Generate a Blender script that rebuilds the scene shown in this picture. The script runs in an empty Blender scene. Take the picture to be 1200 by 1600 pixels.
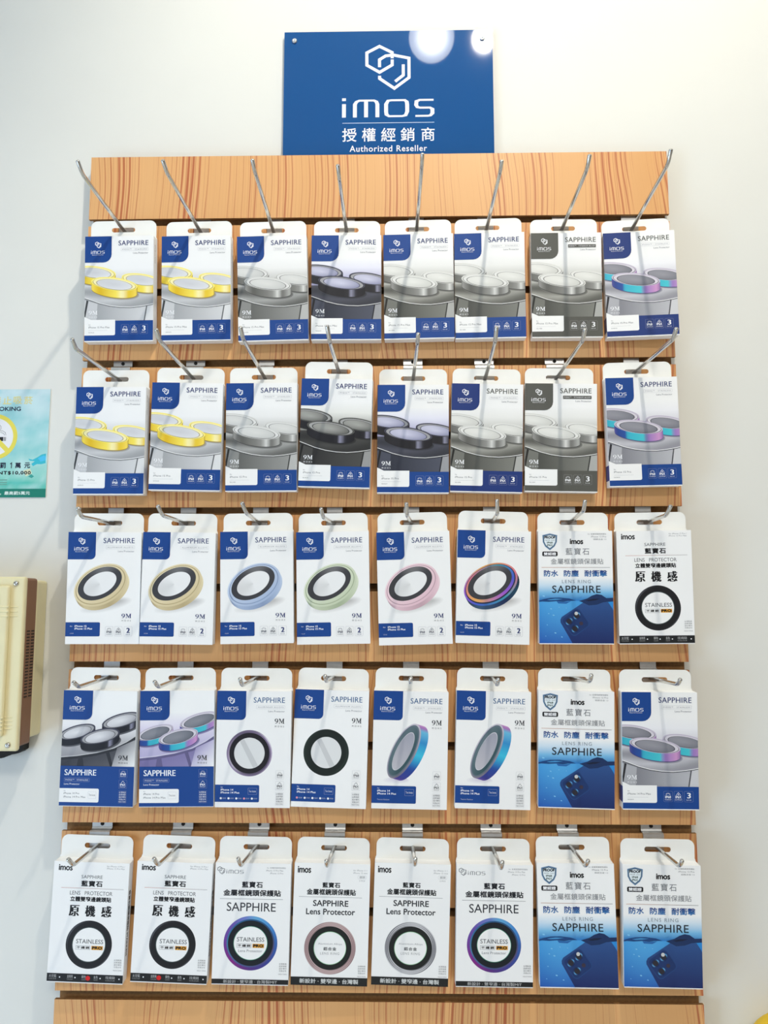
import bpy, bmesh, math, random
from mathutils import Vector, Matrix, Euler, noise
from mathutils.geometry import tessellate_polygon

random.seed(7)
R = math.radians
S = bpy.context.scene
COL = S.collection

# ------------------------------------------------------------------ camera
cam_data = bpy.data.cameras.new('camera')
cam_data.sensor_fit = 'VERTICAL'
cam_data.sensor_height = 36.0
cam_data.lens = 1250.0 / 1600.0 * 36.0
cam_data.clip_start = 0.01
camera = bpy.data.objects.new('camera', cam_data)
COL.objects.link(camera)
PITCH, YAW, ROLL = 0.1156, -0.0184, -0.0006
fw = Vector((math.sin(YAW) * math.cos(PITCH), math.cos(YAW) * math.cos(PITCH), math.sin(PITCH)))
rt = Vector((math.cos(YAW), -math.sin(YAW), 0))
up = rt.cross(fw)
r2 = math.cos(ROLL) * rt + math.sin(ROLL) * up
u2 = -math.sin(ROLL) * rt + math.cos(ROLL) * up
m = Matrix((r2, u2, -fw)).transposed().to_4x4()
m.translation = Vector((0.0284, -1.0408, 1.4023))
camera.matrix_world = m
S.camera = camera

# ------------------------------------------------------------------ light and exposure
S.view_settings.view_transform = 'Standard'
S.view_settings.look = 'None'
S.view_settings.exposure = 0.22
S.view_settings.gamma = 1.0
S.view_settings.use_curve_mapping = False

KEY_POS = Vector((0.250, -0.81, 2.833))
KEY_W = 33.0
KEY_COL = (1.0, 0.94, 0.83)
GLOBE_POS = Vector((0.111, -0.72, 2.764))
GLOBE_L = 15.0
ROOM_W = 36.0
DAY_W = 31.0
WORLD_L = 0.23

W = bpy.data.worlds.new('shop_ambient')
S.world = W
W.use_nodes = True
nt = W.node_tree
bg = nt.nodes['Background']
tc = nt.nodes.new('ShaderNodeTexCoord')
sep = nt.nodes.new('ShaderNodeSeparateXYZ')
mr = nt.nodes.new('ShaderNodeMapRange')
mr.inputs['From Min'].default_value = -1.0
mr.inputs['From Max'].default_value = 1.0
ramp = nt.nodes.new('ShaderNodeValToRGB')
ramp.color_ramp.elements[0].color = (0.97, 0.98, 1.0, 1)
ramp.color_ramp.elements[1].color = (1.0, 0.96, 0.87, 1)
nt.links.new(tc.outputs['Generated'], sep.inputs[0])
nt.links.new(sep.outputs['X'], mr.inputs['Value'])
nt.links.new(mr.outputs['Result'], ramp.inputs[0])
nt.links.new(ramp.outputs[0], bg.inputs['Color'])
bg.inputs['Strength'].default_value = WORLD_L


def add_light(name, kind, loc, energy, color, target=None, **kw):
    l = bpy.data.lights.new(name, kind)
    l.energy = energy
    l.color = color
    for k, v in kw.items():
        setattr(l, k, v)
    o = bpy.data.objects.new(name, l)
    COL.objects.link(o)
    o.location = loc
    if target is not None:
        o.rotation_euler = (Vector(target) - Vector(loc)).to_track_quat('-Z', 'Y').to_euler()
    return o


# daylight from the shop front, behind the camera and to the left
add_light('shop_front_daylight', 'AREA', (-2.2, -1.75, 0.75), DAY_W, (0.48, 0.71, 1.0),
          target=(0, 0, 0.95), shape='RECTANGLE', size=1.0, size_y=1.6)
# added fill light under the ceiling, evening out the wall from top to bottom
add_light('added_ceiling_fill', 'AREA', (0.3, -2.7, 2.84), ROOM_W, (1.0, 0.95, 0.88),
          target=(0.3, -2.7, 0), shape='RECTANGLE', size=1.2, size_y=0.6)


# ------------------------------------------------------------------ helpers
def lin(c):
    return c / 12.92 if c <= 0.04045 else ((c + 0.055) / 1.055) ** 2.4


def rgb(*c):
    return tuple(lin(v / 255.0) for v in c) + (1.0,)


def mix(a, b, t):
    return tuple(x + (y - x) * t for x, y in zip(a, b))


def stops(ss, t):
    if t <= ss[0][0]:
        return ss[0][1]
    for (t0, c0), (t1, c1) in zip(ss, ss[1:]):
        if t <= t1:
            return mix(c0, c1, (t - t0) / max(1e-9, t1 - t0))
    return ss[-1][1]


def material(name, color, rough=0.5, metal=0.0, spec=0.5, noise=0.0, scale=40.0, bump=0.0):
    mt = bpy.data.materials.new(name)
    mt.use_nodes = True
    n = mt.node_tree
    b = n.nodes['Principled BSDF']
    b.inputs['Base Color'].default_value = color
    b.inputs['Roughness'].default_value = rough
    b.inputs['Metallic'].default_value = metal
    b.inputs['Specular IOR Level'].default_value = spec
    if noise or bump:
        g = n.nodes.new('ShaderNodeNewGeometry')
        t = n.nodes.new('ShaderNodeTexNoise')
        t.inputs['Scale'].default_value = scale
        t.inputs['Detail'].default_value = 4
        n.links.new(g.outputs['Position'], t.inputs['Vector'])
        if noise:
            cr = n.nodes.new('ShaderNodeValToRGB')
            cr.color_ramp.elements[0].position = 0.3
            cr.color_ramp.elements[1].position = 0.7
            cr.color_ramp.elements[0].color = tuple(v * (1 - noise) for v in color[:3]) + (1,)
            cr.color_ramp.elements[1].color = tuple(min(1, v * (1 + noise)) for v in color[:3]) + (1,)
            n.links.new(t.outputs['Fac'], cr.inputs[0])
            n.links.new(cr.outputs[0], b.inputs['Base Color'])
        if bump:
            bp = n.nodes.new('ShaderNodeBump')
            bp.inputs['Strength'].default_value = bump
            bp.inputs['Distance'].default_value = 0.002
            n.links.new(t.outputs['Fac'], bp.inputs['Height'])
            n.links.new(bp.outputs[0], b.inputs['Normal'])
    return mt


def emitter(name, color, strength):
    mt = bpy.data.materials.new(name)
    mt.use_nodes = True
    n = mt.node_tree
    n.nodes.clear()
    e = n.nodes.new('ShaderNodeEmission')
    e.inputs['Color'].default_value = color
    e.inputs['Strength'].default_value = strength
    o = n.nodes.new('ShaderNodeOutputMaterial')
    n.links.new(e.outputs[0], o.inputs[0])
    return mt


def print_material(name, rough, spec=0.4, coat=0.0):
    """printed surface: ink colours stored per corner in the mesh"""
    mt = bpy.data.materials.new(name)
    mt.use_nodes = True
    n = mt.node_tree
    b = n.nodes['Principled BSDF']
    a = n.nodes.new('ShaderNodeAttribute')
    a.attribute_name = 'ink'
    n.links.new(a.outputs['Color'], b.inputs['Base Color'])
    g = n.nodes.new('ShaderNodeNewGeometry')
    t = n.nodes.new('ShaderNodeTexNoise')
    t.inputs['Scale'].default_value = 60
    n.links.new(g.outputs['Position'], t.inputs['Vector'])
    q = n.nodes.new('ShaderNodeMapRange')
    q.inputs['To Min'].default_value = rough * 0.9
    q.inputs['To Max'].default_value = rough * 1.1
    n.links.new(t.outputs['Fac'], q.inputs['Value'])
    n.links.new(q.outputs[0], b.inputs['Roughness'])
    b.inputs['Specular IOR Level'].default_value = spec
    b.inputs['Coat Weight'].default_value = coat
    b.inputs['Coat Roughness'].default_value = 0.02
    return mt


def wood_material():
    mt = bpy.data.materials.new('laminated_pine_face')
    mt.use_nodes = True
    n = mt.node_tree
    L = n.links.new
    b = n.nodes['Principled BSDF']
    b.inputs['Roughness'].default_value = 0.42
    b.inputs['Specular IOR Level'].default_value = 0.35
    g = n.nodes.new('ShaderNodeNewGeometry')

    def noise(scale3, scale, detail=2.0):
        mp = n.nodes.new('ShaderNodeMapping')
        mp.inputs['Scale'].default_value = scale3
        L(g.outputs['Position'], mp.inputs['Vector'])
        t = n.nodes.new('ShaderNodeTexNoise')
        t.inputs['Scale'].default_value = scale
        t.inputs['Detail'].default_value = detail
        L(mp.outputs[0], t.inputs['Vector'])
        return t.outputs['Fac']

    def math_(op, a, bb=None, c=None):
        q = n.nodes.new('ShaderNodeMath')
        q.operation = op
        for i, v in enumerate((a, bb, c)):
            if v is None:
                continue
            if isinstance(v, (int, float)):
                q.inputs[i].default_value = v
            else:
                L(v, q.inputs[i])
        return q.outputs[0]

    def streak(src, centre, width):
        d = math_('ABSOLUTE', math_('SUBTRACT', src, centre))
        q = n.nodes.new('ShaderNodeMapRange')
        q.inputs['From Min'].default_value = width
        q.inputs['From Max'].default_value = width * 0.35
        L(d, q.inputs['Value'])
        return q.outputs[0]

    hair = noise((1, 1, 0.03), 420, 2.0)
    tone = noise((1, 1, 0.10), 9, 2.0)
    bend = noise((0.6, 1, 0.55), 7, 1.0)
    weight = noise((1, 1, 0.03), 21, 1.0)
    sp = n.nodes.new('ShaderNodeSeparateXYZ')
    L(g.outputs['Position'], sp.inputs[0])

    def lines(scale, wob, width):
        w_ = math_('ADD', math_('MULTIPLY', sp.outputs['X'], scale), math_('MULTIPLY', bend, wob))
        v = n.nodes.new('ShaderNodeTexVoronoi')
        v.voronoi_dimensions = '1D'
        v.feature = 'DISTANCE_TO_EDGE'
        L(w_, v.inputs['W'])
        lim = math_('MULTIPLY', math_('SUBTRACT', weight, 0.36), width)
        q = n.nodes.new('ShaderNodeMapRange')
        q.inputs['From Min'].default_value = 1.0
        q.inputs['From Max'].default_value = 0.45
        L(math_('DIVIDE', v.outputs['Distance'], math_('MAXIMUM', lim, 0.004)), q.inputs['Value'])
        return q.outputs[0]
    s = math_('MAXIMUM', lines(21, 1.1, 0.62), math_('MULTIPLY', lines(46, 1.6, 0.5), 0.6))
    s = math_('MULTIPLY', s, math_('MULTIPLY', weight, 1.35))
    s = math_('ADD', s, math_('MULTIPLY', math_('SUBTRACT', hair, 0.5), 0.09))
    cr = n.nodes.new('ShaderNodeValToRGB')
    cr.color_ramp.elements[0].color = WOOD_A
    cr.color_ramp.elements[1].color = WOOD_B
    cr.color_ramp.elements[0].position = 0.3
    cr.color_ramp.elements[1].position = 0.7
    L(tone, cr.inputs[0])
    mx = n.nodes.new('ShaderNodeMix')
    mx.data_type = 'RGBA'
    mx.clamp_factor = True
    L(s, mx.inputs[0])
    L(cr.outputs[0], mx.inputs[6])
    mx.inputs[7].default_value = WOOD_S
    L(mx.outputs[2], b.inputs['Base Color'])
    return mt


WOOD_A = rgb(228, 177, 120)
WOOD_B = rgb(221, 166, 107)
WOOD_S = rgb(184, 104, 66)
M = {
    'wood': wood_material(),
    'mdf': material('raw_fibreboard', rgb(150, 108, 62), 0.85, noise=0.15, scale=300),
    'card': print_material('printed_card', 0.48, 0.35),
    'tabcard': material('white_card', rgb(242, 242, 237), 0.55, noise=0.01, scale=80),
    'chrome': material('polished_chrome', rgb(205, 203, 198), 0.16, 1.0, noise=0.06, scale=250),
    'zinc': material('zinc_plated_steel', rgb(214, 215, 214), 0.34, 0.92, noise=0.05, scale=160),
    'wall': material('painted_plaster', rgb(226, 226, 219), 0.75, noise=0.012, scale=6, bump=0.12),
    'ceiling': material('white_ceiling_paint', rgb(238, 238, 234), 0.85, noise=0.01, scale=5),
    'floor': material('pale_floor_tile', rgb(222, 218, 210), 0.5, noise=0.05, scale=4),
    'acrylic': print_material('glossy_blue_acrylic', 0.03, 0.5),
    'paper': print_material('printed_paper', 0.5, 0.3),
    'cream': material('aged_cream_plastic', rgb(232, 222, 178), 0.42, noise=0.03, scale=25),
    'cream_pale': material('pale_cream_plastic', rgb(232, 230, 214), 0.36, noise=0.02, scale=25),
    'brown': material('brown_plastic', rgb(138, 98, 70), 0.5, noise=0.04, scale=40),
    'dark': material('dark_opening', rgb(34, 31, 28), 0.8, noise=0.2, scale=150),  # dark colour put in for the shade inside holes, slots and the wall gap
    'yellow': material('yellow_plush', rgb(240, 198, 40), 0.7, noise=0.05, scale=120, bump=0.3),
    'red': material('red_felt', rgb(190, 70, 50), 0.7, noise=0.05, scale=120),
    'white_metal': material('white_lamp_housing', rgb(225, 225, 222), 0.4, noise=0.01, scale=30),
}


def mesh_obj(name, bm, mats, parent=None, smooth=False, loc=None):
    me = bpy.data.meshes.new(name)
    bmesh.ops.recalc_face_normals(bm, faces=bm.faces[:])
    bm.to_mesh(me)
    bm.free()
    if not isinstance(mats, (list, tuple)):
        mats = [mats]
    for x in mats:
        me.materials.append(x)
    if smooth:
        for pl in me.polygons:
            pl.use_smooth = True
    o = bpy.data.objects.new(name, me)
    COL.objects.link(o)
    if parent is not None:
        o.parent = parent
    if loc is not None:
        o.location = loc
    return o


def tag(o, label=None, cat=None, group=None, kind=None):
    if label:
        o['label'] = label
    if cat:
        o['category'] = cat
    if group:
        o['group'] = group
    if kind:
        o['kind'] = kind
    return o


def empty(name, loc, rot=(0, 0, 0)):
    o = bpy.data.objects.new(name, None)
    o.empty_display_size = 0.02
    COL.objects.link(o)
    o.location = loc
    o.rotation_euler = rot
    return o


def add_box(bm, x0, x1, y0, y1, z0, z1, bevel=0.0, seg=2, mi=0):
    r = bmesh.ops.create_cube(bm, size=1.0)
    vs = r['verts']
    for v in vs:
        v.co = Vector((x0 + (v.co.x + .5) * (x1 - x0), y0 + (v.co.y + .5) * (y1 - y0), z0 + (v.co.z + .5) * (z1 - z0)))
    fs = {f for v in vs for f in v.link_faces}
    for f in fs:
        f.material_index = mi
    if bevel:
        es = {e for v in vs for e in v.link_edges}
        rr = bmesh.ops.bevel(bm, geom=list(es), offset=bevel, segments=seg, profile=0.5, affect='EDGES')
        for f in rr['faces']:
            f.material_index = mi


def add_prism_x(bm, prof, x0, x1, mi_of=None):
    """closed (y, z) profile swept along x, capped"""
    n = len(prof)
    a = [bm.verts.new((x0, y, z)) for y, z in prof]
    b = [bm.verts.new((x1, y, z)) for y, z in prof]
    for i in range(n):
        j = (i + 1) % n
        f = bm.faces.new((a[i], a[j], b[j], b[i]))
        if mi_of:
            f.material_index = mi_of(i)
    for tri in tessellate_polygon([[Vector((y, z, 0)) for y, z in prof]]):
        for ring in (a, b):
            f = bm.faces.new([ring[k] for k in tri])
            if mi_of:
                f.material_index = mi_of(-1)


def add_plate(bm, outer, holes, y0, y1):
    """flat (x, z) outline with holes, given thickness along y"""
    loops = [outer] + holes
    flat = [p for lp in loops for p in lp]
    fa = [bm.verts.new((x, y0, z)) for x, z in flat]
    fb = [bm.verts.new((x, y1, z)) for x, z in flat]
    for tri in tessellate_polygon([[Vector((x, z, 0)) for x, z in lp] for lp in loops]):
        bm.faces.new([fa[k] for k in tri])
        bm.faces.new([fb[k] for k in reversed(tri)])
    s = 0
    for lp in loops:
        n = len(lp)
        for i in range(n):
            j = (i + 1) % n
            bm.faces.new((fa[s + i], fa[s + j], fb[s + j], fb[s + i]))
        s += n


def rounded_rect(x0, z0, x1, z1, r, seg=6, corners=(1, 1, 1, 1)):
    """counter-clockwise from bottom-left; corners = bl, br, tr, tl"""
    pts = []
    spec = [((x0, z0), (1, 1), 180), ((x1, z0), (-1, 1), 270), ((x1, z1), (-1, -1), 0), ((x0, z1), (1, -1), 90)]
    for ((cx, cz), (sx, sz), a0), on in zip(spec, corners):
        rr = r * on
        if rr <= 0:
            pts.append((cx, cz))
            continue
        ox, oz = cx + sx * rr, cz + sz * rr
        for k in range(seg + 1):
            a = R(a0 + 90 * k / seg)
            pts.append((ox + rr * math.cos(a), oz + rr * math.sin(a)))
    return pts


def add_tube(bm, path, r, sides=12, dome=True):
    path = [Vector(p) for p in path]
    t = (path[1] - path[0]).normalized()
    nrm = t.orthogonal().normalized()
    rings = []
    n = len(path)

    def ring(c, nn, tt, rad):
        bb = tt.cross(nn)
        return [bm.verts.new(c + rad * (math.cos(2 * math.pi * k / sides) * nn + math.sin(2 * math.pi * k / sides) * bb)) for k in range(sides)]
    for i, pnt in enumerate(path):
        if i == 0:
            tt = (path[1] - path[0]).normalized()
        elif i == n - 1:
            tt = (path[-1] - path[-2]).normalized()
        else:
            tt = ((path[i + 1] - pnt).normalized() + (pnt - path[i - 1]).normalized()).normalized()
        nrm = (nrm - tt * nrm.dot(tt)).normalized()
        rings.append(ring(pnt, nrm, tt, r))
    if dome:
        tt = (path[-1] - path[-2]).normalized()
        for a in (25, 50, 72):
            rings.append(ring(path[-1] + tt * r * 0.6 * math.sin(R(a)), nrm, tt, r * math.cos(R(a))))
    for a, b in zip(rings, rings[1:]):
        for k in range(sides):
            bm.faces.new((a[k], a[(k + 1) % sides], b[(k + 1) % sides], b[k]))
    bm.faces.new(rings[0][::-1])
    bm.faces.new(rings[-1])


def add_lathe(bm, prof, centre, axis, seg=24):
    """(radius, along) profile spun about an axis"""
    ax = Vector(axis).normalized()
    n1 = ax.orthogonal().normalized()
    n2 = ax.cross(n1)
    rings = []
    for rad, al in prof:
        c = Vector(centre) + ax * al
        rings.append([bm.verts.new(c + max(rad, 1e-5) * (math.cos(2 * math.pi * k / seg) * n1 + math.sin(2 * math.pi * k / seg) * n2)) for k in range(seg)])
    for a, b in zip(rings, rings[1:]):
        for k in range(seg):
            bm.faces.new((a[k], a[(k + 1) % seg], b[(k + 1) % seg], b[k]))
    bm.faces.new(rings[0][::-1])
    bm.faces.new(rings[-1])


# ------------------------------------------------------------------ flat print (inks laid on a face, millimetres, y down)
_glyphs = {}


def glyphs(s, sp=1.0):
    key = (s, sp)
    if key not in _glyphs:
        c = bpy.data.curves.new('t', 'FONT')
        c.body = s
        c.size = 1.0
        c.space_character = sp
        c.resolution_u = 3
        c.fill_mode = 'FRONT'
        o = bpy.data.objects.new('t', c)
        COL.objects.link(o)
        dg = bpy.context.evaluated_depsgraph_get()
        ev = o.evaluated_get(dg)
        me = ev.to_mesh()
        vs = [(v.co.x, v.co.y) for v in me.vertices]
        fs = [tuple(p.vertices) for p in me.polygons]
        ev.to_mesh_clear()
        bpy.data.objects.remove(o)
        bpy.data.curves.remove(c)
        if not vs:
            vs, fs = [(0, 0), (1, 0), (1, 1)], []
        x0 = min(v[0] for v in vs)
        x1 = max(v[0] for v in vs)
        y0 = min(v[1] for v in vs)
        y1 = max(v[1] for v in vs)
        _glyphs[key] = (vs, fs, x0, x1, y0, y1)
    return _glyphs[key]


class Art:
    STEP = 0.005

    def __init__(self, w, h):
        self.w, self.h = w, h
        self.polys = []      # (points, colours, level)
        self.n = 0

    def _clip(self, pts, cols):
        for ax, lim, sg in ((0, 0.0, 1), (0, self.w, -1), (1, 0.0, 1), (1, self.h, -1)):
            if all(sg * (p[ax] - lim) >= 0 for p in pts):
                continue
            op, oc = [], []
            for i in range(len(pts)):
                a, b = pts[i - 1], pts[i]
                ca, cb = cols[i - 1], cols[i]
                da, db = sg * (a[ax] - lim), sg * (b[ax] - lim)
                if (da >= 0) != (db >= 0):
                    t = da / (da - db)
                    op.append((a[0] + (b[0] - a[0]) * t, a[1] + (b[1] - a[1]) * t))
                    oc.append(mix(ca, cb, t))
                if db >= 0:
                    op.append(b)
                    oc.append(cb)
            pts, cols = op, oc
            if len(pts) < 3:
                return None, None
        return pts, cols

    def put(self, pts, cols, lv=None):
        if not isinstance(cols[0], (tuple, list)):
            cols = [cols] * len(pts)
        pts, cols = self._clip(list(pts), list(cols))
        if pts:
            self.polys.append((pts, cols, self.n if lv is None else lv))

    def next(self):
        self.n += 1

    def poly(self, pts, col):
        self.next()
        cf = col if callable(col) else (lambda x, y: col)
        tris = tessellate_polygon([[Vector((x, y, 0)) for x, y in pts]])
        for t in tris:
            p = [pts[k] for k in t]
            self.put(p, [cf(*q) for q in p])

    def rect(self, x0, y0, x1, y1, col):
        self.next()
        self.put([(x0, y0), (x1, y0), (x1, y1), (x0, y1)], col)

    def vgrad(self, x0, x1, ss):
        """bands of colour down the face: [(y, colour), ...]"""
        self.next()
        for (y0, c0), (y1, c1) in zip(ss, ss[1:]):
            k = max(1, int((y1 - y0) / 6))
            for i in range(k):
                a, b = i / k, (i + 1) / k
                ya, yb = y0 + (y1 - y0) * a, y0 + (y1 - y0) * b
                self.put([(x0, ya), (x1, ya), (x1, yb), (x0, yb)], [mix(c0, c1, a)] * 2 + [mix(c0, c1, b)] * 2)

    def rrect(self, x0, y0, x1, y1, r, col, corners=(1, 1, 1, 1)):
        """corners = tl, tr, br, bl"""
        self.next()
        pts = rounded_rect(x0, y0, x1, y1, r, 5, corners)
        self.put(pts, [col] * len(pts))

    def line(self, pts, wx, col, wy=None, closed=False):
        """stroke with an elliptical pen; mitred joints"""
        self.next()
        wy = wx if wy is None else wy
        n = len(pts)

        def nor(a, b):
            dx, dy = b[0] - a[0], b[1] - a[1]
            l = math.hypot(dx, dy) or 1
            return (-dy / l, dx / l)
        sides = []
        for i, p in enumerate(pts):
            if closed:
                n1, n2 = nor(pts[i - 1], p), nor(p, pts[(i + 1) % n])
            else:
                n1 = nor(pts[max(0, i - 1)], pts[max(1, i)]) if i else nor(pts[0], pts[1])
                n2 = nor(p, pts[i + 1]) if i < n - 1 else n1
            mx, my = n1[0] + n2[0], n1[1] + n2[1]
            q = mx * mx + my * my
            k = 2.0 / q if q > 0.3 else 1.0
            ox, oy = mx * k * wx / 2, my * k * wy / 2
            sides.append(((p[0] + ox, p[1] + oy), (p[0] - ox, p[1] - oy)))
        m_ = n if closed else n - 1
        for i in range(m_):
            a, b = sides[i], sides[(i + 1) % n]
            self.put([a[0], b[0], b[1], a[1]], [col] * 4)

    def frame(self, x0, y0, x1, y1, w, col, r=0.0):
        self.line(rounded_rect(x0, y0, x1, y1, r, 3) if r else [(x0, y0), (x1, y0), (x1, y1), (x0, y1)], w, col, closed=True)

    def ring(self, cx, cy, rx, ry, col, inner=0.0, ang=0.0, seg=48):
        """ellipse (inner = 0) or band; col may be a function of (angle 0..1, radius 0..1)"""
        self.next()
        cf = col if callable(col) else (lambda a, q: col)
        ca, sa = math.cos(R(ang)), math.sin(R(ang))

        def pt(t, q):
            x, y = rx * q * math.cos(2 * math.pi * t), ry * q * math.sin(2 * math.pi * t)
            return (cx + x * ca - y * sa, cy + x * sa + y * ca)
        for i in range(seg):
            t0, t1 = i / seg, (i + 1) / seg
            if inner:
                self.put([pt(t0, inner), pt(t0, 1), pt(t1, 1), pt(t1, inner)],
                         [cf(t0, inner), cf(t0, 1), cf(t1, 1), cf(t1, inner)])
            else:
                self.put([pt(t0, 0), pt(t0, 1), pt(t1, 1)], [cf(t0, 0), cf(t0, 1), cf(t1, 1)])

    def wall(self, cx, cy, rx, ry, dx, dy, ang, col, t0=0.0, t1=0.5, seg=28):
        """the side of a disc: its edge swept by (dx, dy)"""
        self.next()
        ca, sa = math.cos(R(ang)), math.sin(R(ang))

        def pt(t):
            x, y = rx * math.cos(2 * math.pi * t), ry * math.sin(2 * math.pi * t)
            return (cx + x * ca - y * sa, cy + x * sa + y * ca)
        for i in range(seg):
            a, b = i / seg, (i + 1) / seg
            p, q = pt(t0 + (t1 - t0) * a), pt(t0 + (t1 - t0) * b)
            c0, c1 = stops(col, 1 - a), stops(col, 1 - b)
            self.put([p, q, (q[0] + dx, q[1] + dy), (p[0] + dx, p[1] + dy)], [c0, c1, c1, c0])

    def text(self, s, x0, y0, x1, y1, col, bold=0.0, serif=0.0, sp=1.0, vert=False):
        """text fitted to the box (x0, y0)-(x1, y1); bold / serif thicken strokes in mm"""
        self.next()
        vs, fs, a0, a1, b0, b1 = glyphs(s, sp)
        cf = col if callable(col) else (lambda x, y: col)
        sh = [(0, 0)]
        if bold:
            sh = [(-bold, 0), (bold, 0), (0, -bold), (0, bold)]
        if serif:
            sh = [(-serif, 0), (-serif / 3, 0), (serif / 3, 0), (serif, 0)]
        x0, x1 = x0 + max(bold, serif), x1 - max(bold, serif)
        y0, y1 = y0 + bold, y1 - bold
        kx = (x1 - x0) / max(1e-6, a1 - a0)
        ky = (y1 - y0) / max(1e-6, b1 - b0)
        if vert:
            kx, ky = (y1 - y0) / (a1 - a0), (x1 - x0) / (b1 - b0)
        for si, (dx, dy) in enumerate(sh):
            for f in fs:
                if vert:
                    p = [(x0 + (vs[k][1] - b0) * ky + dx, y0 + (vs[k][0] - a0) * kx + dy) for k in f]
                else:
                    p = [(x0 + (vs[k][0] - a0) * kx + dx, y1 - (vs[k][1] - b0) * ky + dy) for k in f]
                self.put(p, [cf(*q) for q in p], self.n + 0.25 * si)

    def emit(self, vs, fs, cs, frame):
        """append to mesh lists; frame(u_mm, v_mm, lift_m) -> point"""
        for pts, cols, lv in self.polys:
            b = len(vs)
            lift = (lv + 1) * self.STEP * 0.001
            for p in pts:
                vs.append(frame(p[0] * 0.001, p[1] * 0.001, lift))
            fs.append(tuple(range(b, b + len(pts))))
            cs.append(cols)


def printed_mesh(name, body, arts, ink_body, mat, want):
    """body = bmesh of the blank; arts = [(Art, frame, outward normal)]; one mesh with an ink colour per corner"""
    bmesh.ops.recalc_face_normals(body, faces=body.faces[:])
    body.verts.ensure_lookup_table()
    vs = [tuple(v.co) for v in body.verts]
    fs = [tuple(v.index for v in f.verts) for f in body.faces]
    cs = [[ink_body] * len(f) for f in fs]
    body.free()
    for art, frame, nrm in arts:
        k = len(fs)
        art.emit(vs, fs, cs, frame)
        nv = Vector(nrm)
        for i in range(k, len(fs)):
            f = fs[i]
            a = Vector((0, 0, 0))
            p = [Vector(vs[j]) for j in f]
            for q in range(1, len(p) - 1):
                a += (p[q] - p[0]).cross(p[q + 1] - p[0])
            if a.dot(nv) < 0:
                fs[i] = f[::-1]
                cs[i] = list(cs[i])[::-1]
    me = bpy.data.meshes.new(name)
    me.from_pydata(vs, [], fs)
    ca = me.color_attributes.new('ink', 'FLOAT_COLOR', 'CORNER')
    flat = []
    for c in cs:
        for q in c:
            flat.extend(q)
    ca.data.foreach_set('color', flat)
    me.materials.append(mat)
    me.update()
    return me
# ------------------------------------------------------------------ inks
WHITE = rgb(246, 246, 244)
INK_W = rgb(244, 245, 247)
BLUE = rgb(17, 67, 140)
NAVY = rgb(30, 46, 108)
GREY_T = rgb(86, 86, 80)
BLACK = rgb(24, 24, 26)
DARK = rgb(45, 47, 52)
MID = rgb(120, 122, 126)
PALE = rgb(176, 179, 186)
GOLD = [(0, rgb(190, 150, 20)), (0.1, rgb(250, 226, 90)), (0.3, rgb(226, 184, 24)), (0.55, rgb(252, 232, 96)), (0.62, rgb(255, 246, 190)), (0.72, rgb(236, 200, 40)), (0.9, rgb(250, 220, 90)), (1, rgb(150, 116, 20))]
SILV = [(0, rgb(70, 70, 68)), (0.12, rgb(150, 150, 146)), (0.3, rgb(92, 92, 88)), (0.5, rgb(126, 126, 122)), (0.6, rgb(150, 150, 146)), (0.63, rgb(228, 228, 224)), (0.72, rgb(104, 104, 100)), (0.88, rgb(178, 178, 174)), (1, rgb(58, 58, 56))]
BLK = [(0, rgb(20, 20, 25)), (0.3, rgb(34, 34, 40)), (0.55, rgb(24, 24, 30)), (0.62, rgb(40, 40, 46)), (0.64, rgb(140, 140, 160)), (0.72, rgb(28, 28, 36)), (1, rgb(14, 14, 20))]
RAIN = [(0, rgb(96, 84, 150)), (0.18, rgb(40, 66, 140)), (0.34, rgb(38, 84, 160)), (0.36, rgb(56, 176, 200)), (0.58, rgb(70, 196, 206)), (0.62, rgb(150, 120, 190)), (0.82, rgb(206, 152, 200)), (1, rgb(110, 84, 150))]

# the interlocked hexagon-and-shield mark, in a 226 x 225 unit box
MARK = [
    [(136, 66), (136, 38), (74, 7), (12, 38), (12, 98), (74, 133), (136, 98), (136, 72)],
    [(74, 108), (74, 72), (104, 54), (140, 50), (218, 66), (218, 160), (146, 211), (74, 163), (74, 150)],
    [(190, 96), (190, 148), (150, 178)],
]


def mark(a, x, y, w, h, col, pen=14.0):
    k, q = w / 230.0, h / 218.0
    for ln in MARK:
        a.line([(x + px * k, y + py * q) for px, py in ln], pen * k, col, pen * q)


def wordmark(a, x0, y0, x1, y1, col):
    """the four wide letters i m o s, drawn with a flat pen"""
    kx, ky = (x1 - x0) / 455.0, (y1 - y0) / 92.0
    wx, wy = 19 * kx, 9 * ky

    def L(pts, closed=False):
        a.line([(x0 + px * kx, y0 + py * ky) for px, py in pts], wx, col, wy, closed)
    L([(10, 28), (10, 92)])
    L([(10, 0), (10, 13)])
    L([(64, 92), (64, 30), (72, 18), (86, 12), (158, 12), (170, 18), (175, 30), (175, 92)])
    L([(119, 12), (119, 92)])
    L([(218, 30), (228, 14), (244, 12), (310, 12), (320, 20), (322, 34), (322, 66), (314, 84), (298, 88), (232, 88), (220, 80), (218, 66)], True)
    L([(452, 12), (384, 12), (368, 18), (366, 36), (372, 46), (386, 49), (434, 49), (446, 56), (446, 76), (436, 86), (424, 88), (362, 88)])


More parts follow.
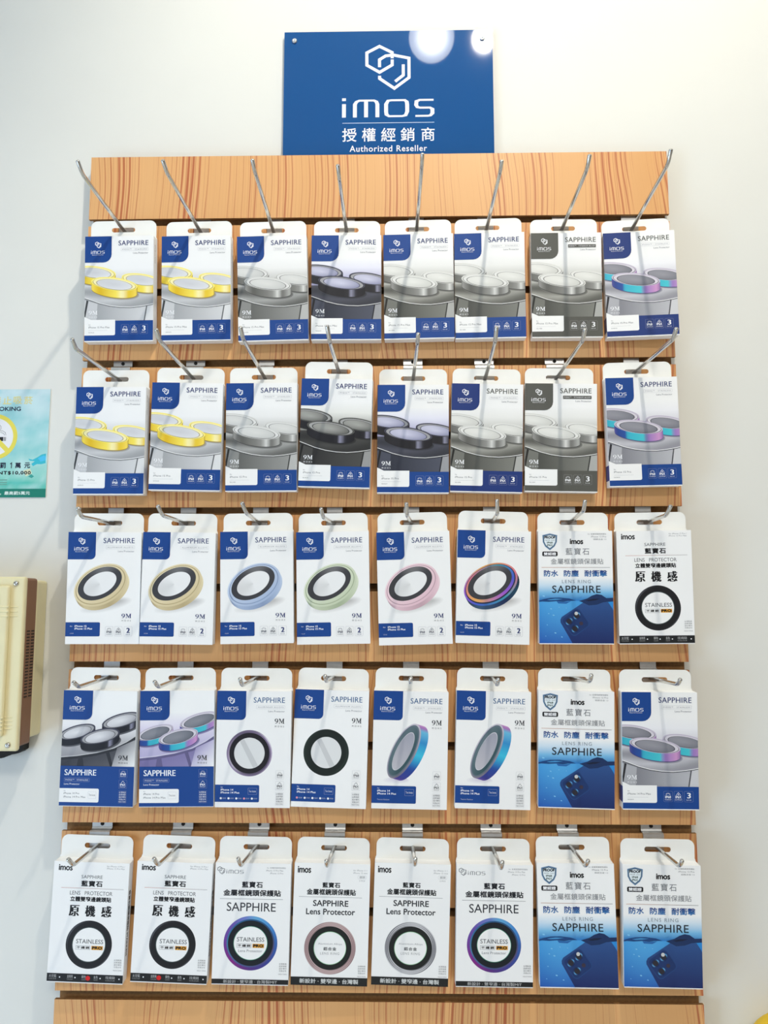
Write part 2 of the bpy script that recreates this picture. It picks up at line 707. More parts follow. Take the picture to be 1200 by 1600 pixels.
def nine_m(a, x0, y0, x1, y1, col):
    """the hardness mark 9M in a contrasted serif letter"""
    kx, ky = (x1 - x0) / 12.0, (y1 - y0) / 5.6

    def P(pts):
        return [(x0 + px * kx, y0 + py * ky) for px, py in pts]
    a.next()
    n = 24
    for i in range(n):
        q = []
        for t, rx, ry in ((i, 1.0, 1.42), (i, 2.15, 1.8), (i + 1, 2.15, 1.8), (i + 1, 1.0, 1.42)):
            q.append((2.2 + rx * math.cos(2 * math.pi * t / n), 1.8 + ry * math.sin(2 * math.pi * t / n)))
        a.put(P(q), col)
    a.poly(P([(4.34, 1.7), (4.3, 2.9), (3.5, 4.5), (2.2, 5.3), (0.9, 5.6), (0.7, 5.25), (2.0, 4.7), (2.9, 3.8), (3.2, 2.2)]), col)
    a.poly(P([(5.4, 0), (6.9, 0), (9.1, 4.2), (8.6, 5.5), (6.0, 0.6)]), col)
    a.poly(P([(8.4, 5.5), (8.2, 5.0), (10.5, 0), (11.0, 0), (8.7, 5.5)]), col)
    a.rect(x0 + 5.75 * kx, y0 + 0.2 * ky, x0 + 6.2 * kx, y0 + 5.5 * ky, col)
    a.rect(x0 + 10.2 * kx, y0, x0 + 11.4 * kx, y0 + 5.5 * ky, col)
    for u0, u1, v0, v1 in ((5.1, 6.9, 5.28, 5.6), (9.6, 12, 5.28, 5.6), (5.0, 6.4, 0, .3), (10.6, 12, 0, .3)):
        a.rect(x0 + u0 * kx, y0 + v0 * ky, x0 + u1 * kx, y0 + v1 * ky, col)


def icon_row(a, boxes, y0, y1, col, line_col, num, num_col, nsub='Lens set'):
    """two rating badges and the number of lenses"""
    h = y1 - y0
    for i, (x0, x1) in enumerate(boxes):
        w = x1 - x0
        a.frame(x0, y0, x1, y1, 0.18, line_col, 1.0)
        if i < 2:
            cx = (x0 + x1) / 2
            if i == 0:
                for an in range(200, 341, 28):
                    dx, dy = math.cos(R(an)), math.sin(R(an))
                    a.line([(cx + dx * 1.6, y0 + h * .36 + dy * 1.4), (cx + dx * 3.1, y0 + h * .36 + dy * 2.6)], 0.4, col)
            else:
                a.line([(cx - 2.6, y0 + h * .36), (cx, y0 + h * .12), (cx + 2.6, y0 + h * .36)], 0.45, col)
                a.ring(cx, y0 + h * .32, 0.7, 0.7, col, seg=10)
            a.text('IP68' if i == 0 else 'IP6X', x0 + w * .16, y0 + h * .42, x1 - w * .16, y0 + h * .68, col, bold=0.12)
            a.text('WATERPROOF' if i == 0 else 'DUSTPROOF', x0 + w * .12, y0 + h * .76, x1 - w * .12, y0 + h * .86, col)
        else:
            a.text(num, x0 + w * .3, y0 + h * .14, x1 - w * .26, y0 + h * .66, num_col, serif=0.38)
            a.text(nsub, x0 + w * .22, y0 + h * .76, x1 - w * .22, y0 + h * .87, num_col)


def icon_column(a, x0, x1, ys, col, line_col):
    for i, (y0, y1) in enumerate(ys):
        h, w, cx = y1 - y0, x1 - x0, (x0 + x1) / 2
        if i < 2:
            a.frame(x0, y0, x1, y1, 0.16, line_col, 0.9)
            if i == 0:
                for an in range(200, 341, 35):
                    dx, dy = math.cos(R(an)), math.sin(R(an))
                    a.line([(cx + dx * 1.4, y0 + h * .38 + dy * 1.2), (cx + dx * 2.6, y0 + h * .38 + dy * 2.2)], 0.35, col)
            else:
                a.line([(cx - 2.3, y0 + h * .36), (cx, y0 + h * .12), (cx + 2.3, y0 + h * .36)], 0.4, col)
            a.text('IP68' if i == 0 else 'IP6X', x0 + w * .15, y0 + h * .42, x1 - w * .15, y0 + h * .68, col, bold=0.1)
            a.text('PROOF', x0 + w * .15, y0 + h * .76, x1 - w * .15, y0 + h * .87, col)
        else:
            a.frame(x0, y0, x1, y1, 0.12, line_col, 0.6)
            for k, s in enumerate(('台灣製造', '品質保證', '設計專利', '仿冒必究')):
                a.text(s, x0 + w * .08, y0 + h * (.06 + .19 * k), x1 - w * .08, y0 + h * (.2 + .19 * k), col)
            a.text('MADE IN TAIWAN', x0 + w * .06, y0 + h * .84, x1 - w * .06, y0 + h * .94, col)


def corner_patch(a, theme, w=36.0, h=35.4, r=11.0):
    a.rrect(0, 0, w, h, r, theme, (0, 0, 1, 0))
    mark(a, w * .375, 7.4, 8.4, 8.6, INK_W, 21)
    wordmark(a, w * .225, 19.2, w * .735, 23.7, INK_W)
    a.text('Beyond Function', w * .27, 24.6, w * .69, 26.0, INK_W)


def head_lines(a, theme, sub, y=6.2, x0=45.2, x1=85.4, filled=False, tone=None):
    a.text('SAPPHIRE', x0, y, x1, y + 6.6, tone or NAVY, serif=0.06, sp=1.06)
    bx = x0 + 3.6
    if filled:
        a.rrect(bx, y + 9.8, x1, y + 14.0, 0.5, theme)
        a.text(sub, bx + 1.2, y + 11.0, x1 - 1.2, y + 12.8, INK_W, sp=1.2)
    else:
        a.frame(bx, y + 9.8, x1, y + 14.0, 0.16, PALE, 0.6)
        a.text(sub, bx + 1.8, y + 11.1, x1 - 1.8, y + 12.8, rgb(150, 153, 162), sp=1.3)
    a.text('Lens Protector', x1 - 20.5, y + 15.8, x1, y + 18.0, rgb(140, 142, 150))


def disc(a, cx, cy, rx, ry, ang, wall, side, rim, gap, glass_a, glass_b, under=rgb(150, 150, 150)):
    """one lens disc seen from above at a slant"""
    base = stops(side, 0.02)
    for k in range(4):
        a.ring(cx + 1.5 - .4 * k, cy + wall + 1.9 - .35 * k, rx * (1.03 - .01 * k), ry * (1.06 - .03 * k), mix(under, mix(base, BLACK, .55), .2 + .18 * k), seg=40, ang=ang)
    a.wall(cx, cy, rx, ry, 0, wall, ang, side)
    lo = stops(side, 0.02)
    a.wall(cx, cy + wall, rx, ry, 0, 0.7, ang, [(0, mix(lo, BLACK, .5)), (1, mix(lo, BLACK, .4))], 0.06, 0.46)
    a.ring(cx, cy, rx, ry, rim, seg=52, ang=ang)
    a.ring(cx, cy + 0.5, rx * .94, ry * .88, gap, inner=0.9, seg=52, ang=ang)
    a.ring(cx, cy + 0.3, rx * .92, ry * .86, mix(rim, WHITE, .35), seg=52, ang=ang)
    a.ring(cx, cy + 0.9, rx * .79, ry * .79, mix(gap, glass_b, .3), inner=0.93, seg=52, ang=ang)
    a.ring(cx, cy + 0.9, rx * .75, ry * .75, lambda t, q: mix(glass_a, glass_b, min(1, q * (0.6 + 0.4 * math.cos(2 * math.pi * (t - .1))))), seg=52, ang=ang)


LOOKS = {
    'gold': dict(side=GOLD, rim=rgb(255, 240, 130), gap=rgb(150, 130, 60), ga=rgb(208, 209, 212), gb=rgb(226, 227, 230), bg=(rgb(244, 244, 243), rgb(214, 214, 214), rgb(196, 197, 198)), plate=(rgb(206, 207, 208), rgb(150, 152, 154)), body=(rgb(168, 170, 172), rgb(214, 215, 216)), edge=rgb(60, 62, 64)),
    'silver': dict(side=SILV, rim=rgb(214, 214, 210), gap=rgb(70, 70, 68), ga=rgb(222, 222, 218), gb=rgb(200, 201, 198), bg=(rgb(238, 238, 236), rgb(192, 192, 188), rgb(150, 150, 146)), plate=(rgb(170, 171, 168), rgb(72, 73, 70)), body=(rgb(100, 101, 98), rgb(150, 151, 148)), edge=rgb(36, 37, 36)),
    'steel': dict(side=SILV, rim=rgb(220, 220, 214), gap=rgb(74, 74, 70), ga=rgb(232, 232, 226), gb=rgb(206, 206, 200), bg=(rgb(236, 236, 232), rgb(190, 190, 183), rgb(146, 146, 138)), plate=(rgb(166, 166, 158), rgb(66, 66, 61)), body=(rgb(74, 75, 70), rgb(126, 127, 120)), edge=rgb(30, 30, 28)),
    'midnight': dict(side=BLK, rim=rgb(66, 66, 82), gap=rgb(26, 26, 32), ga=rgb(206, 206, 224), gb=rgb(140, 142, 172), bg=(rgb(232, 232, 244), rgb(168, 166, 200), rgb(96, 96, 118)), plate=(rgb(76, 78, 90), rgb(44, 46, 54)), body=(rgb(44, 48, 60), rgb(78, 82, 96)), edge=rgb(20, 20, 26)),
    'black': dict(side=BLK, rim=rgb(84, 84, 81), gap=rgb(28, 28, 28), ga=rgb(166, 166, 160), gb=rgb(96, 97, 94), bg=(rgb(236, 236, 230), rgb(150, 150, 144), rgb(74, 74, 72)), plate=(rgb(70, 70, 68), rgb(40, 40, 40)), body=(rgb(44, 44, 44), rgb(74, 74, 72)), edge=rgb(20, 20, 20)),
    'rainbow': dict(side=RAIN, rim=rgb(198, 190, 206), gap=rgb(60, 58, 70), ga=rgb(150, 150, 158), gb=rgb(118, 119, 128), bg=(rgb(240, 240, 243), rgb(208, 206, 214), rgb(176, 175, 184)), plate=(rgb(200, 200, 206), rgb(136, 136, 144)), body=(rgb(132, 133, 140), rgb(186, 187, 192)), edge=rgb(40, 40, 46)),
}


def art_trio(look, theme, model, sub='PVDSS™ · STAINLESS', filled=False):
    """three lens discs standing on the camera plate of a phone"""
    a = Art(92.5, 142)
    K = LOOKS[look]
    b0, b1, b2 = K['bg']
    a.vgrad(0, 92.5, [(0, WHITE), (30, WHITE), (44, b0), (62, b1), (84, b2), (114, b2)])
    # phone body under the plate
    def bc(x, y):
        return mix(K['body'][0], K['body'][1], max(0, min(1, (x - 18) / 64.0)))
    sag = [(-2, 83.0), (8, 86.5), (20, 91), (34, 94.5), (48, 96.4), (62, 96.9), (76, 95.6), (86, 94), (95, 92.2)]
    a.next()
    for (xa, ya), (xb, yb) in zip(sag, sag[1:]):
        a.put([(xa, ya), (xb, yb), (xb, 114), (xa, 114)], [bc(xa, 0), bc(xb, 0), bc(xb, 0), bc(xa, 0)])
    a.next()
    a.poly([(0, 86), (17.5, 91), (16, 114), (0, 114)], mix(K['body'][0], K['body'][1], .75))
    a.poly([(2.5, 86), (5.2, 87), (0.6, 112), (-1.5, 112)], K['edge'])
    a.poly([(83, 94.6), (84.6, 94.4), (81.4, 114), (79.8, 114)], mix(K['edge'], K['body'][0], .25))
    a.poly([(84.6, 94.4), (93, 92.6), (93, 114), (81.4, 114)], mix(K['body'][1], WHITE, .3))
    # plate
    topc, lowc = K['plate']
    a.next()
    for (xa, ya), (xb, yb) in zip(sag, sag[1:]):
        for j in range(7):
            p, q = j / 7.0, (j + 1) / 7.0
            ta, tb = 68.0 - 0.02 * xa, 68.0 - 0.02 * xb
            f = lambda y_, t_, x_: t_ + (y_ - t_) * x_
            pc = lambda x_, p_: mix(topc, lowc, 0.85 * abs(math.sin(p_ * 3.4 + x_ * .02)))
            a.put([(xa, f(ya, ta, p)), (xb, f(yb, tb, p)), (xb, f(yb, tb, q)), (xa, f(ya, ta, q))], [pc(xa, p), pc(xb, p), pc(xb, q), pc(xa, q)])
    a.line([(x, y - 1.0) for x, y in sag], 0.9, mix(topc, WHITE, .7))
    a.line([(x, y + 0.1) for x, y in sag], 0.7, K['edge'])
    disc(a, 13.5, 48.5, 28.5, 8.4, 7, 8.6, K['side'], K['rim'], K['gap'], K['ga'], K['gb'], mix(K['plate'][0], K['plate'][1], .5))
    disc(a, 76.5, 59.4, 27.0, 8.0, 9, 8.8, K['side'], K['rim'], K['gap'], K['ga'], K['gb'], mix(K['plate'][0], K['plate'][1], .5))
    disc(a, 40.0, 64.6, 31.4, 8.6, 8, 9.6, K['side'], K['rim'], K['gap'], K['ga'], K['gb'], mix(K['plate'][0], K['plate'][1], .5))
    corner_patch(a, theme)
    head_lines(a, theme, sub, filled=filled, tone=NAVY if theme == BLUE else GREY_T)
    nine_m(a, 5.6, 100.4, 17.6, 105.8, INK_W)
    a.text('MOHS', 6.0, 108.0, 17.2, 110.2, INK_W, sp=1.8)
    a.rect(0, 114, 92.5, 140.8, theme)
    a.rrect(0, 112.6, 41.6, 133.6, 2.2, WHITE, (0, 0, 1, 0))
    a.poly([(0, 108.5), (9, 112.7), (0, 112.7)], WHITE)
    a.rect(0, 140.8, 92.5, 142, WHITE)
    a.text('for', 5.8, 118.6, 8.6, 120.2, MID)
    a.text(model, 5.8, 121.6, 5.8 + 1.55 * len(model) + 2, 124.0, rgb(96, 98, 104))
    a.rect(5.8, 126.8, 31, 127.0, PALE)
    a.text('SILVER' if look in ('silver', 'steel') else look.upper(), 5.8, 129.0, 13.4, 130.4, MID)
    icon_row(a, [(49.8, 60.2), (62.2, 72.8), (74.8, 85.4)], 119.4, 132.0, INK_W, mix(theme, INK_W, .3), '3', INK_W)
    return a


def art_tilted(edge, rim, deep, sub, rainbow=False):
    """a single ring lying at a slant"""
    a = Art(92.5, 142)
    a.rect(0, 0, 92.5, 142, WHITE)
    for k in range(8):
        a.ring(50 + k * .4, 93 - k * .3, 33 - k * 2.2, 8 - k * .75, mix(WHITE, rgb(140, 136, 132), 0.07 * (k + 1)), seg=36, ang=-12)
    cx, cy, an = 41.5, 66.0, -28
    side = [(0, deep), (0.15, edge), (0.4, mix(edge, deep, .5)), (0.55, edge), (0.8, rim), (1, mix(deep, BLACK, .4))]
    if rainbow:
        side = [(0, rgb(30, 36, 60)), (0.2, rgb(60, 90, 120)), (0.45, rgb(24, 40, 80)), (0.6, rgb(30, 70, 90)), (0.75, rgb(20, 30, 56)), (1, rgb(70, 56, 70))]
    a.ring(cx + 3.2, cy + 6.0, 35.5, 24.2, lambda t, q: stops(side, (t * 1.0 + .9) % 1.0), seg=56, ang=an)
    a.wall(cx + 1.2, cy + 1.6, 35.8, 24.4, 2.4, 4.6, an, side, -0.12, 0.5)
    if rainbow:
        rb = [(0, rgb(220, 120, 140)), (0.2, rgb(60, 150, 170)), (0.4, rgb(70, 90, 200)), (0.55, rgb(160, 90, 200)), (0.75, rgb(230, 170, 90)), (1, rgb(220, 120, 140))]
        a.ring(cx + 1.2, cy + 1.6, 35.8, 24.4, lambda t, q: stops(rb, t), seg=56, ang=an)
        a.ring(cx + .9, cy + 1.2, 33.6, 22.4, rgb(40, 44, 64), seg=56, ang=an)
        a.ring(cx + .6, cy + .6, 32.4, 21.2, lambda t, q: stops(rb, (t + .35) % 1), seg=56, ang=an)
    else:
        a.ring(cx + 1.2, cy + 1.6, 35.8, 24.4, lambda t, q: mix(edge, rim, .5 + .5 * math.cos(6.28 * (t - .7))), seg=56, ang=an)
        a.ring(cx + .9, cy + 1.2, 33.4, 22.2, mix(deep, edge, .35), inner=0.965, seg=56, ang=an)
        a.ring(cx + .6, cy + .6, 32.0, 20.8, lambda t, q: mix(rim, edge, .4 + .4 * math.cos(6.28 * (t - .2))), seg=56, ang=an)
    a.ring(cx, cy - .4, 29.6, 18.6, lambda t, q: mix(rgb(62, 62, 66), rgb(112, 112, 114), max(0, math.cos(6.28 * (t - .83))) ** 6), seg=64, ang=an)
    a.ring(cx + .2, cy, 22.2, 13.2, lambda t, q: mix(rgb(240, 240, 239), rgb(220, 220, 219), max(0, math.cos(6.28 * (t - .5)))), seg=56, ang=an)
    corner_patch(a, BLUE, 35.0, 35.0, 6.0)
    head_lines(a, BLUE, sub, y=7.6, x0=44.6, x1=84.0)
    nine_m(a, 69.8, 103.8, 82.2, 109.4, NAVY)
    a.text('MOHS', 70.2, 111.6, 81.8, 113.6, MID, sp=1.8)
    a.rrect(0, 114.6, 43.2, 132.3, 1.6, BLUE, (0, 1, 1, 0))
    a.text('for', 5.6, 118.8, 8.8, 120.2, INK_W)
    a.text('iPhone 15', 11.4, 118.2, 26.4, 120.6, INK_W, bold=.08)
    a.text('iPhone 15 Plus', 11.4, 121.4, 33.6, 123.8, INK_W, bold=.08)
    a.text('COLOR', 5.6, 128.0, 10.4, 129.2, mix(BLUE, INK_W, .6))
    icon_row(a, [(50, 59.6), (61.8, 71.4), (73.6, 83.6)], 120, 132.0, rgb(120, 124, 134), PALE, '2', NAVY)
    return a


def art_water():
    """ring pack with a phone sinking under a waterline"""
    a = Art(92.5, 142)
    a.rect(0, 0, 92.5, 142, WHITE)
    top, bot = rgb(92, 176, 228), rgb(20, 72, 168)
    a.vgrad(0, 92.5, [(58, WHITE), (68, rgb(206, 226, 240)), (78, rgb(120, 186, 226)), (86, rgb(54, 130, 196)), (89, rgb(44, 120, 200))])
    a.next()
    for i in range(12):
        for j in range(10):
            x0, x1 = 92.5 * i / 12, 92.5 * (i + 1) / 12
            y0, y1 = 88 + 54 * j / 10.0, 88 + 54 * (j + 1) / 10.0
            def c(x, y):
                t = (y - 88) / 54.0
                g = math.exp(-((x - 26) / 34.0) ** 2) * (1 - t * .8)
                return mix(mix(rgb(40, 140, 214), bot, min(1, t * 1.05)), top, 0.75 * g)
            a.put([(x0, y0), (x1, y0), (x1, y1), (x0, y1)], [c(x0, y0), c(x1, y0), c(x1, y1), c(x0, y1)])
    ph = [(28.2, 108), (26.4, 111.5), (26.6, 115), (41.8, 142), (92.5, 142), (92.5, 100), (91, 97), (86, 89.4), (56, 89.4)]
    a.poly(ph, lambda x, y: mix(rgb(44, 82, 140), rgb(22, 40, 96), min(1, (y - 88) / 46.0)))
    # camera island: a rounded square turned on its corner
    ca, sa = math.cos(R(-36)), math.sin(R(-36))

    def isl(x, y):
        return (45.4 + x * ca - y * sa, 114.6 + x * sa + y * ca)
    a.poly([isl(x, y) for x, y in rounded_rect(-13.6, -13.6, 13.6, 13.6, 5, 5)], rgb(30, 66, 122))
    a.poly([isl(x, y) for x, y in rounded_rect(-12.6, -12.6, 12.6, 12.6, 4.4, 5)], rgb(24, 52, 104))
    for lx, ly in ((-6, -5.6), (6, -5.8), (-5.6, 6)):
        p = isl(lx, ly)
        a.ring(p[0], p[1], 4.7, 4.7, lambda t, q: mix(rgb(20, 40, 86), rgb(90, 160, 214), max(0, math.cos(6.28 * (t - .88))) ** 8 + max(0, math.cos(6.28 * (t - .36))) ** 8), seg=28)
        a.ring(p[0], p[1], 3.3, 3.3, rgb(42, 40, 50), seg=24)
    p = isl(4.6, 5.2)
    a.ring(p[0], p[1], 2.4, 2.4, rgb(58, 50, 66), seg=20)
    a.ring(46.2, 103.6, 2.2, 2.2, rgb(206, 208, 206), seg=20)
    # broken water surface
    a.poly([(0, 87.6), (6, 85.8), (14, 84.2), (26, 83.8), (38, 85), (46, 87.6), (36, 88.2), (30, 89.4), (22, 88.4), (12, 89.2), (4, 88.8), (0, 89.4)], rgb(22, 66, 122))
    a.poly([(10, 86.6), (20, 85.2), (30, 85.6), (22, 86.8), (14, 87.2)], rgb(70, 150, 206))
    a.poly([(22, 88.6), (30, 89.6), (40, 88.2), (34, 91.6), (24, 91.2)], rgb(38, 100, 168))
    a.poly([(50, 88), (60, 85), (66, 81.4), (72, 79.4), (78, 80.4), (84, 84.4), (92.5, 84), (92.5, 88.6), (80, 89.6), (72, 92.6), (62, 93.6), (56, 90.6)], rgb(22, 48, 92))
    a.poly([(58, 87.2), (66, 85.4), (76, 85), (70, 87.4), (62, 88.4)], rgb(14, 28, 54))
    a.poly([(46, 84.4), (54, 82.4), (52, 84.8), (47, 85.6)], rgb(70, 140, 196))
    for bx, by, br in ((6, 82, 1.3), (15, 98, .9), (12, 104, .7), (18, 106, 1.0), (10, 118, .6), (20, 128, 1.0), (28, 133, .8), (8, 132, .5), (25, 96, .6), (34, 97, .5)):
        a.ring(bx, by, br * 1.3, br * .7, rgb(130, 196, 232), seg=10, ang=15)
    # lettering
    sh = [(5.2, 5.4), (14.4, 3.2), (23.8, 5.4), (23.2, 14), (20.4, 19.6), (14.4, 24.4), (8.4, 19.6), (5.6, 14)]
    a.poly(sh, rgb(92, 128, 162))
    a.poly([(14.4 + (x - 14.4) * .86, 13 + (y - 13) * .86) for x, y in sh], rgb(60, 78, 96))
    a.poly([(14.4 + (x - 14.4) * .78, 13 + (y - 13) * .78) for x, y in sh], rgb(226, 236, 240))
    a.text('PROOF', 7.6, 6.4, 21.4, 9.9, rgb(34, 40, 50), bold=.28)
    a.text('WATER · DUST', 8.4, 11.2, 20.6, 12.4, DARK)
    a.text('IP68', 10.8, 13.6, 18, 16.0, rgb(60, 84, 70), bold=.12)
    a.text('IP6X', 10.8, 16.8, 18, 19.2, rgb(60, 84, 70), bold=.12)
    a.rrect(4.8, 26, 24, 31.9, 1.6, BLACK)
    a.text('雙認證', 6.6, 27.0, 22.2, 30.9, INK_W, bold=.12)
    a.text('imos', 39.4, 9.9, 56.2, 16.8, BLACK, bold=.32, sp=.95)
    for k, (s, l) in enumerate((('for 金屬框鏡頭保護貼', 62), ('iPhone 12 Pro', 66), ('鋁鎂合金 ×3', 69))):
        a.text(s, l, 3.0 + 3.3 * k, 85, 4.9 + 3.3 * k, rgb(150, 152, 156))
    a.text('藍寶石', 34, 21.6, 63.5, 30.2, rgb(120, 122, 126), sp=1.25)
    a.text('金屬框鏡頭保護貼', 15.2, 34.8, 81, 42.0, rgb(128, 130, 134))
    a.next()
    a.put([(3.6, 45.9), (89, 45.9), (89, 46.3), (3.6, 46.3)], [rgb(200, 130, 80), rgb(110, 116, 122), rgb(110, 116, 122), rgb(200, 130, 80)])
    wet = lambda x, y: mix(rgb(24, 50, 120), rgb(64, 128, 186), max(0, min(1, (y - 50) / 7.6)))
    a.text('防水', 6.4, 49.4, 24.4, 57.6, wet, bold=.22)
    a.text('防塵', 31.4, 49.4, 50, 57.6, wet, bold=.22)
    a.text('耐衝擊', 57, 49.4, 85.4, 57.6, wet, bold=.22)
    a.text('LENS RING', 29, 61.6, 65, 65.8, rgb(140, 152, 164), sp=1.25)
    a.text('SAPPHIRE', 16.6, 68.8, 77, 78.0, rgb(34, 40, 50), sp=1.05, bold=.06)
    a.rect(0, 140.9, 92.5, 142, WHITE)
    return a


def foot_block(a, x0=80.0, y0=113.0):
    for k, s in enumerate(('台灣製造', '品質保證', '設計專利', '仿冒必究')):
        a.text(s, x0 + .6, y0 + 2.7 * k, x0 + 9.6, y0 + 1.9 + 2.7 * k, rgb(130, 132, 134))
    a.text('MADE IN TAIWAN', x0, y0 + 12.2, x0 + 10.4, y0 + 13.6, rgb(150, 152, 154))


def stainless(a, cx, y, w, lens=False):
    x0, x1 = cx - w / 2, cx + w / 2
    a.text('STAINLESS', x0, y, x1, y + 5.0, rgb(64, 66, 72))
    a.frame(x0, y + 7.6, x0 + w * .53, y + 12.0, 0.25, MID)
    a.text('不鏽鋼', x0 + 1.0, y + 8.3, x0 + w * .53 - 1.0, y + 11.3, BLACK, bold=.08, sp=1.3)
    a.rect(x0 + w * .58, y + 7.5, x1, y + 12.1, rgb(226, 160, 40))
    a.text('PRO', x0 + w * .6, y + 8.0, x1 - w * .02, y + 11.6, BLACK, bold=.34)
    if lens:
        a.text('Lens Protector', cx - w * .44, y + 14.2, cx + w * .44, y + 17.2, rgb(140, 142, 148))


def art_original(dot):
    """white pack: black ring, STAINLESS, large three-character title"""
    a = Art(92.5, 142)
    a.rect(0, 0, 92.5, 142, WHITE)
    a.text('imos', 5.8, 3.4, 23, 10.8, BLACK, bold=.32, sp=.95)
    for k, s in enumerate(('for iPhone 13 Pro /', 'iPhone 13 Pro Max')):
        a.text(s, 65, 3.2 + 2.7 * k, 87, 5.0 + 2.7 * k, rgb(140, 142, 146))
    a.text('SAPPHIRE', 34.4, 15.4, 60.4, 19.4, rgb(66, 68, 72))
    a.text('藍寶石', 34.6, 21.8, 60.8, 29.0, BLACK, bold=.3, sp=1.1)
    a.next()
    a.put([(10.5, 30.9), (87, 30.9), (87, 31.3), (10.5, 31.3)], [rgb(206, 130, 110), rgb(140, 140, 144), rgb(140, 140, 144), rgb(206, 130, 110)])
    a.text('LENS   PROTECTOR', 21.6, 34.4, 73.6, 39.0, rgb(72, 74, 78))
    a.text('立體雙窄邊鏡頭貼', 22.2, 40.8, 72.8, 46.8, BLACK, bold=.26)
    for k, s in enumerate('原機感'):
        a.text(s, 21.6 + 19.8 * k, 51.2, 34.4 + 19.8 * k, 64.2, BLACK, serif=.62)
    cx, cy = 48.6, 97
    a.ring(cx, cy, 28.2, 28.2, lambda t, q: mix(rgb(20, 20, 24), rgb(88, 90, 98), max(0, math.cos(6.28 * (t - .62))) ** 10 * .6 + max(0, math.cos(6.28 * (t - .12))) ** 12 * .6), inner=.7, seg=64)
    a.ring(cx, cy, 27.0, 27.0, lambda t, q: mix(rgb(30, 30, 34), rgb(76, 78, 86), max(0, math.cos(6.28 * (t - .58))) ** 6), inner=.93, seg=64)
    a.ring(cx, cy, 26.0, 26.0, rgb(24, 24, 28), inner=.76, seg=64)
    a.ring(cx, cy, 20.6, 20.6, rgb(70, 86, 84), inner=.965, seg=64)
    stainless(a, cx + .8, 90.8, 33)
    foot_block(a)
    a.rect(0, 131.4, 92.5, 140.9, rgb(28, 30, 32))
    for k, (x0, x1, s) in enumerate(((2.4, 11.6, '太空藍'), (24.6, 31.6, '金剛黑'), (42.2, 47.6, '銀色'), (57, 62, '金色'), (71.4, 83, '炫燒鈦'))):
        a.text(s, x0, 132.8, x1, 136.2, rgb(190, 190, 190))
        a.text('COLOUR', x0, 137.0, x1, 138.6, rgb(150, 150, 150))
        c = (15.6, 34.4, 50, 65, 88)[k]
        if dot == k:
            a.ring(c, 136, 2.8, 2.8, rgb(214, 30, 30), seg=20)
        else:
            a.ring(c, 135.8, .8, .8, INK_W, seg=12)
    return a


def art_low_trio(look):
    """discs at a slant over a deep blue lower panel"""
    a = Art(92.5, 142)
    a.rect(0, 0, 92.5, 142, WHITE)
    if look == 'black':
        far, near, body = rgb(236, 235, 236), rgb(130, 130, 136), rgb(52, 53, 60)
        K = LOOKS['midnight']
        ga, gb = rgb(226, 226, 228), rgb(166, 166, 172)
    else:
        far, near, body = rgb(226, 220, 236), rgb(176, 168, 206), rgb(120, 112, 160)
        K = LOOKS['rainbow']
        ga, gb = rgb(140, 142, 150), rgb(104, 108, 118)
    a.vgrad(0, 92.5, [(26, WHITE), (44, far), (62, mix(far, near, .6)), (93, near)])
    a.next()
    crest = [(-1, 82), (20, 80), (44, 76), (66, 70), (82, 62), (94, 54)]
    for (xa, ya), (xb, yb) in zip(crest, crest[1:]):
        a.put([(xa, ya), (xb, yb), (xb, 93.5), (xa, 93.5)], [mix(body, near, .1), mix(body, near, .1), mix(body, near, xb / 160.0), mix(body, near, xa / 160.0)])
    a.line([(x, y + .2) for x, y in crest], 1.0, mix(near, WHITE, .5))
    a.line([(x, y + 2.6) for x, y in crest], 2.6, mix(body, BLACK, .35))
    a.poly([(22, 82), (27, 81), (29, 93.5), (20, 93.5)], mix(body, BLACK, .3))
    a.poly([(56, 76), (60, 74), (66, 93.5), (62, 93.5)], mix(body, BLACK, .35))
    a.next()
    a.put([(70, 70), (92.5, 60), (92.5, 93.2), (64, 93.2)], [mix(body, near, .6), mix(near, WHITE, .2), WHITE, mix(near, WHITE, .3)])
    disc(a, 19, 51, 23.5, 8.0, -16, 6.4, K['side'], K['rim'], K['gap'], ga, gb, mix(near, body, .4))
    disc(a, 74, 36, 25, 8.2, -16, 6.6, K['side'], K['rim'], K['gap'], ga, gb, mix(near, body, .4))
    disc(a, 48, 56, 25, 8.6, -13, 7.4, K['side'], K['rim'], K['gap'], ga, gb, mix(near, body, .4))
    corner_patch(a, BLUE, 37.0, 36.2, 8.0)
    nine_m(a, 72, 79.2, 84, 85.2, rgb(40, 42, 50))
    a.text('MOHS', 72.4, 87.4, 83.8, 89.4, rgb(70, 72, 80), sp=1.8)
    a.rect(0, 92.8, 92.5, 141.2, BLUE)
    a.text('SAPPHIRE', 5.4, 97.0, 45.2, 104.2, INK_W, serif=.16)
    a.frame(5.4, 107.6, 37, 111.8, .16, mix(BLUE, INK_W, .5), .5)
    a.text('PVDSS™ · STAINLESS', 7.0, 108.8, 35.4, 110.7, mix(BLUE, INK_W, .8))
    a.text('Lens Protector', 5.4, 113.6, 25, 115.8, INK_W)
    a.rrect(0, 120.0, 49.4, 136.8, 2.0, WHITE, (0, 1, 1, 0))
    a.text('for', 5.4, 122.4, 8, 123.6, MID)
    a.text('iPhone 14 Pro', 5.4, 124.8, 25, 127.2, rgb(96, 98, 106))
    a.text('iPhone 14 Pro Max', 5.4, 129.2, 33, 131.6, rgb(96, 98, 106))
    a.frame(36, 123.8, 46, 131.8, .16, PALE, .4)
    a.text('Three lenses', 37, 126.4, 45, 129.0, MID)
    icon_column(a, 74, 84, [(96, 106.6), (109, 119.4), (122, 137)], INK_W, mix(BLUE, INK_W, .3))
    return a


